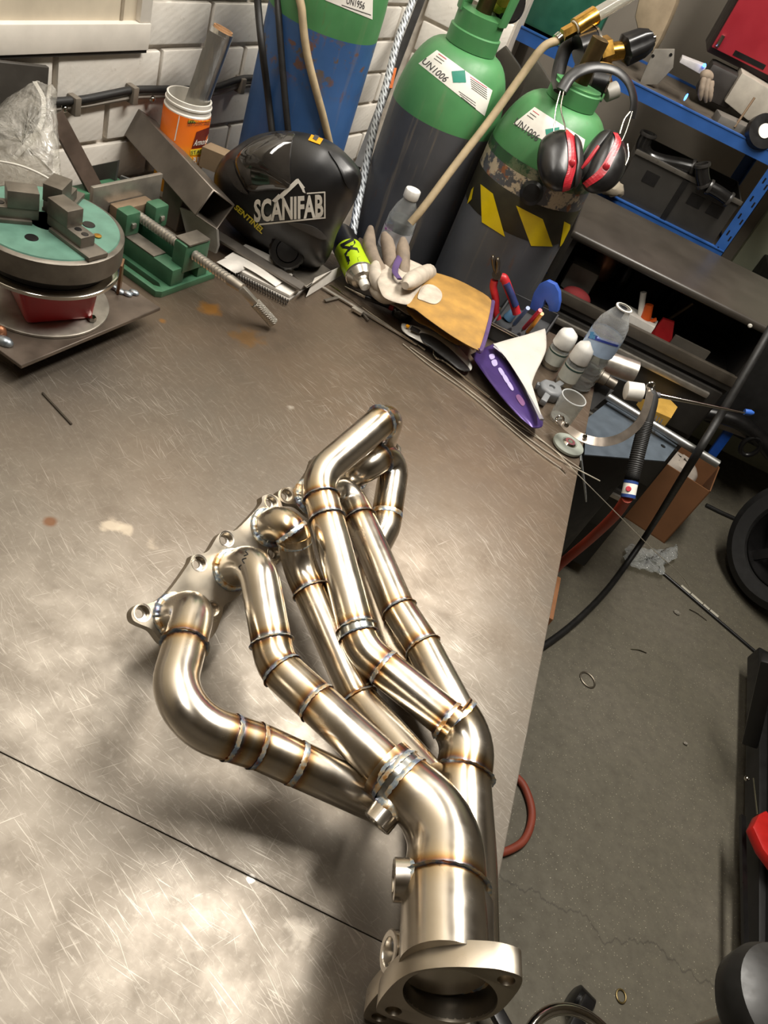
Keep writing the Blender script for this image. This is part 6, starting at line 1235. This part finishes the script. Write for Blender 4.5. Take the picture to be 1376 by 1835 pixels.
for v2 in o.data.vertices: v2.co += V((random.uniform(-1, 1), random.uniform(-1, 1), random.uniform(-0.4, 1))) * 0.006
tag(o, 'scrunched clear plastic wrapping on the floor by the cardboard box', 'plastic wrap')
c = g(1053, 1218, 0.003); x, y = V((0.022, -0.012, 0)), V((0.008, 0.02, 0)); o = MB().tube([c + x * math.cos(t_) + y * math.sin(t_) for t_ in (2 * PI * i / 28 for i in range(28))], 0.0026, 8, closed=True).build('ring_clip', M('dull_ring', '#7d7568', 0.4, 0.8)); tag(o, 'small oval metal ring lying on the open floor', 'ring')
for i, (px, py, r, lab) in enumerate(((1213, 1097, 0.012, 'small grey stone on floor below the taped rod'), (1228, 1332, 0.008, 'pale chip lying alone on the middle of the floor'))):
    o = MB().ball(g(px, py, r * 0.5), (r, 0, 0), (0, r * 0.7, 0), (0, 0, r * 0.5), 8, 5); o.v = [p + V((random.uniform(-1, 1), random.uniform(-1, 1), random.uniform(-1, 1))) * r * 0.15 for p in o.v]; o = o.build('floor_chip', M('chip_grey', '#8d877c', 0.7)); tag(o, lab, 'stone')
for i, (p, q, lab) in enumerate((((1130, 1163), (1158, 1170), 'short thin wire offcut lying alone on mid floor'), ((1235, 1092), (1266, 1112), 'thin curled wire offcut beside the grey stone'))):
    o = MB().tube(spline([g(p[0], p[1], 0.002), g((p[0] + q[0]) / 2, (p[1] + q[1]) / 2 - 2, 0.003), g(q[0], q[1], 0.002)], 5), 0.0016, 6).build('wire_offcut', WIRE); tag(o, lab, 'wire')
c = g(1113, 1785, 0.003); o = MB().tube([c + V((0.011 * math.cos(t_), 0.013 * math.sin(t_), 0)) for t_ in (2 * PI * i / 20 for i in range(20))], 0.002, 8, closed=True).build('washer', M('brass_washer', '#7a6a44', 0.4, 0.7)); tag(o, 'small brassy washer on the floor near the chrome ring', 'washer')
# red rubber hose loop peeping out from under the bench
hose('rubber_hose', [g(700, 1380, 0.01), g(820, 1375, 0.01), g(900, 1383, 0.01), g(930, 1397, 0.01), g(946, 1425, 0.01), g(953, 1460, 0.01), g(945, 1495, 0.01), g(925, 1517, 0.01), g(880, 1532, 0.01), g(780, 1540, 0.01)], 0.0095, M('red_rubber', '#8a3f2c', 0.6, var=0.1), 'loop of red rubber hose peeping out from under the bench')
# dark wheel at the right edge
wc = atz(1436, 985, 0.24); wax = V((-0.62, -0.62, 0.25)).normalized(); wh = thing('spare_wheel', 'dark alloy wheel with black tyre standing at right edge', 'wheel', (wc.x, wc.y, 0)); TYR = M('tyre_rubber', '#151413', 0.75, var=0.25, vs=30, bump=0.2)
MB().lathe([(0.15, -0.07), (0.20, -0.085), (0.228, -0.06), (0.233, 0.0), (0.228, 0.06), (0.20, 0.085), (0.16, 0.075), (0.15, 0.05)], wc, wax, 56, (False, False)).build('tyre', TYR, wh)
MB().lathe([(0.152, 0.07), (0.148, 0.072), (0.14, 0.04), (0.135, -0.05), (0.02, -0.05)], wc, wax, 48, (False, True)).build('rim', M('dark_rim', '#2b2a2a', 0.35, 0.6), wh)
x, y, a = frame(wax)
for k in range(5): dr_ = x * math.cos(2 * PI * k / 5 + 0.4) + y * math.sin(2 * PI * k / 5 + 0.4); MB().bar(wc + a * 0.05 + dr_ * 0.02, wc + a * 0.045 + dr_ * 0.145, 0.035, 0.02, a).build('spoke', MATS['dark_rim'], wh, 0.006)
MB().lathe([(0.04, 0.03), (0.04, 0.06), (0.03, 0.066), (0.004, 0.066)], wc, wax, 28).build('hub', MATS['dark_rim'], wh)
# black engine-stand frame along the right edge with a red handle
fr2 = thing('trolley_frame', 'black steel trolley frame running down the right edge of view', 'trolley', g(1350, 1400))
zF = 0.10
MB().bar(atz(1362, 1175, zF), atz(1362, 1720, zF), 0.05, 0.06).build('side_rail', M('frame_black', '#161515', 0.45), fr2, 0.006); MB().bar(atz(1425, 1180, zF + 0.06), atz(1440, 1720, zF + 0.06), 0.14, 0.10).build('deck', MATS['frame_black'], fr2, 0.01)
MB().bar(atz(1345, 1330, zF + 0.04), atz(1380, 1180, 0.40), 0.04, 0.04).build('strut', MATS['frame_black'], fr2, 0.006); MB().bar(atz(1330, 1462, zF + 0.035), atz(1335, 1700, zF + 0.035), 0.012, 0.01).build('edge_strip', BLACKP, fr2)
for py in (1200, 1680): c = atz(1375, py, 0.045); MB().lathe([(0.045, -0.015), (0.045, 0.015)], c, (1, 0, 0), 24).build('caster', BLACKR, fr2)
mb = MB().prism([[atz(x, y, 0.17) for x, y in ((1334, 1490), (1345, 1468), (1360, 1460), (1385, 1520), (1385, 1575), (1352, 1530))]], (0, 0, 0.03)); o = mb.build('red_handle', M('red_lever_paint', '#b81d18', 0.4), fr2, 0.006)
MB().cyl(atz(1350, 1395, 0.14), atz(1357, 1460, 0.17), 0.002, seg=8).build('wire_stay', WIRE, fr2); MB().ball(atz(1338, 1395, 0.135), 0.007).build('bolt', CHROME, fr2)
# stool: black padded seat in the bottom right corner, its chrome foot ring and castor lower left
cr0 = atz(1034, 1935, 0.20); sz = aty(1385, 1800, cr0.y).z; stl = thing('workshop_stool', 'black padded stool with chrome foot ring in the bottom right corner', 'stool', (cr0.x, cr0.y, 0)); R3 = (atz(1034, 1812, 0.20) - cr0).length
ss = V((cr0.x, cr0.y, sz)); rS = 108 * (ss - CAM).dot(ROT @ V((0, 0, 1))) / FPX
MB().lathe([(rS * 0.2, -0.045), (rS * 0.8, -0.045), (rS * 0.96, -0.028), (rS, 0.0), (rS * 0.92, 0.02), (rS * 0.62, 0.030), (0.003, 0.033)], ss, (0, 0, 1), 48).build('seat', M('black_vinyl', '#2a2927', 0.42, var=0.12, vs=60), stl)
MB().tube([cr0 + V((R3 * math.cos(t_), R3 * math.sin(t_), 0)) for t_ in (2 * PI * i / 48 for i in range(48))], 0.0105, 14, closed=True).build('foot_ring', CHROME, stl)
MB().cyl(V((cr0.x, cr0.y, 0.07)), ss - V((0, 0, 0.044)), 0.016).build('column', CHROME, stl)
gq = g(1040, 1798, 0.03); d_ = V((gq.x - cr0.x, gq.y - cr0.y, 0)); L_ = d_.length; d_.normalize()
for k in range(5):
    e_ = Mx.Rotation(2 * PI * k / 5, 3, 'Z') @ d_; q_ = V((cr0.x, cr0.y, 0.028)) + e_ * L_
    MB().bar(V((cr0.x, cr0.y, 0.07)), q_ + V((0, 0, 0.035)), 0.026, 0.02).build('leg', BLACKP, stl, 0.004); MB().lathe([(0.02, -0.022), (0.028, -0.018), (0.028, 0.018), (0.02, 0.022)], q_, (e_.y, -e_.x, 0), 22).build('caster', BLACKP, stl)
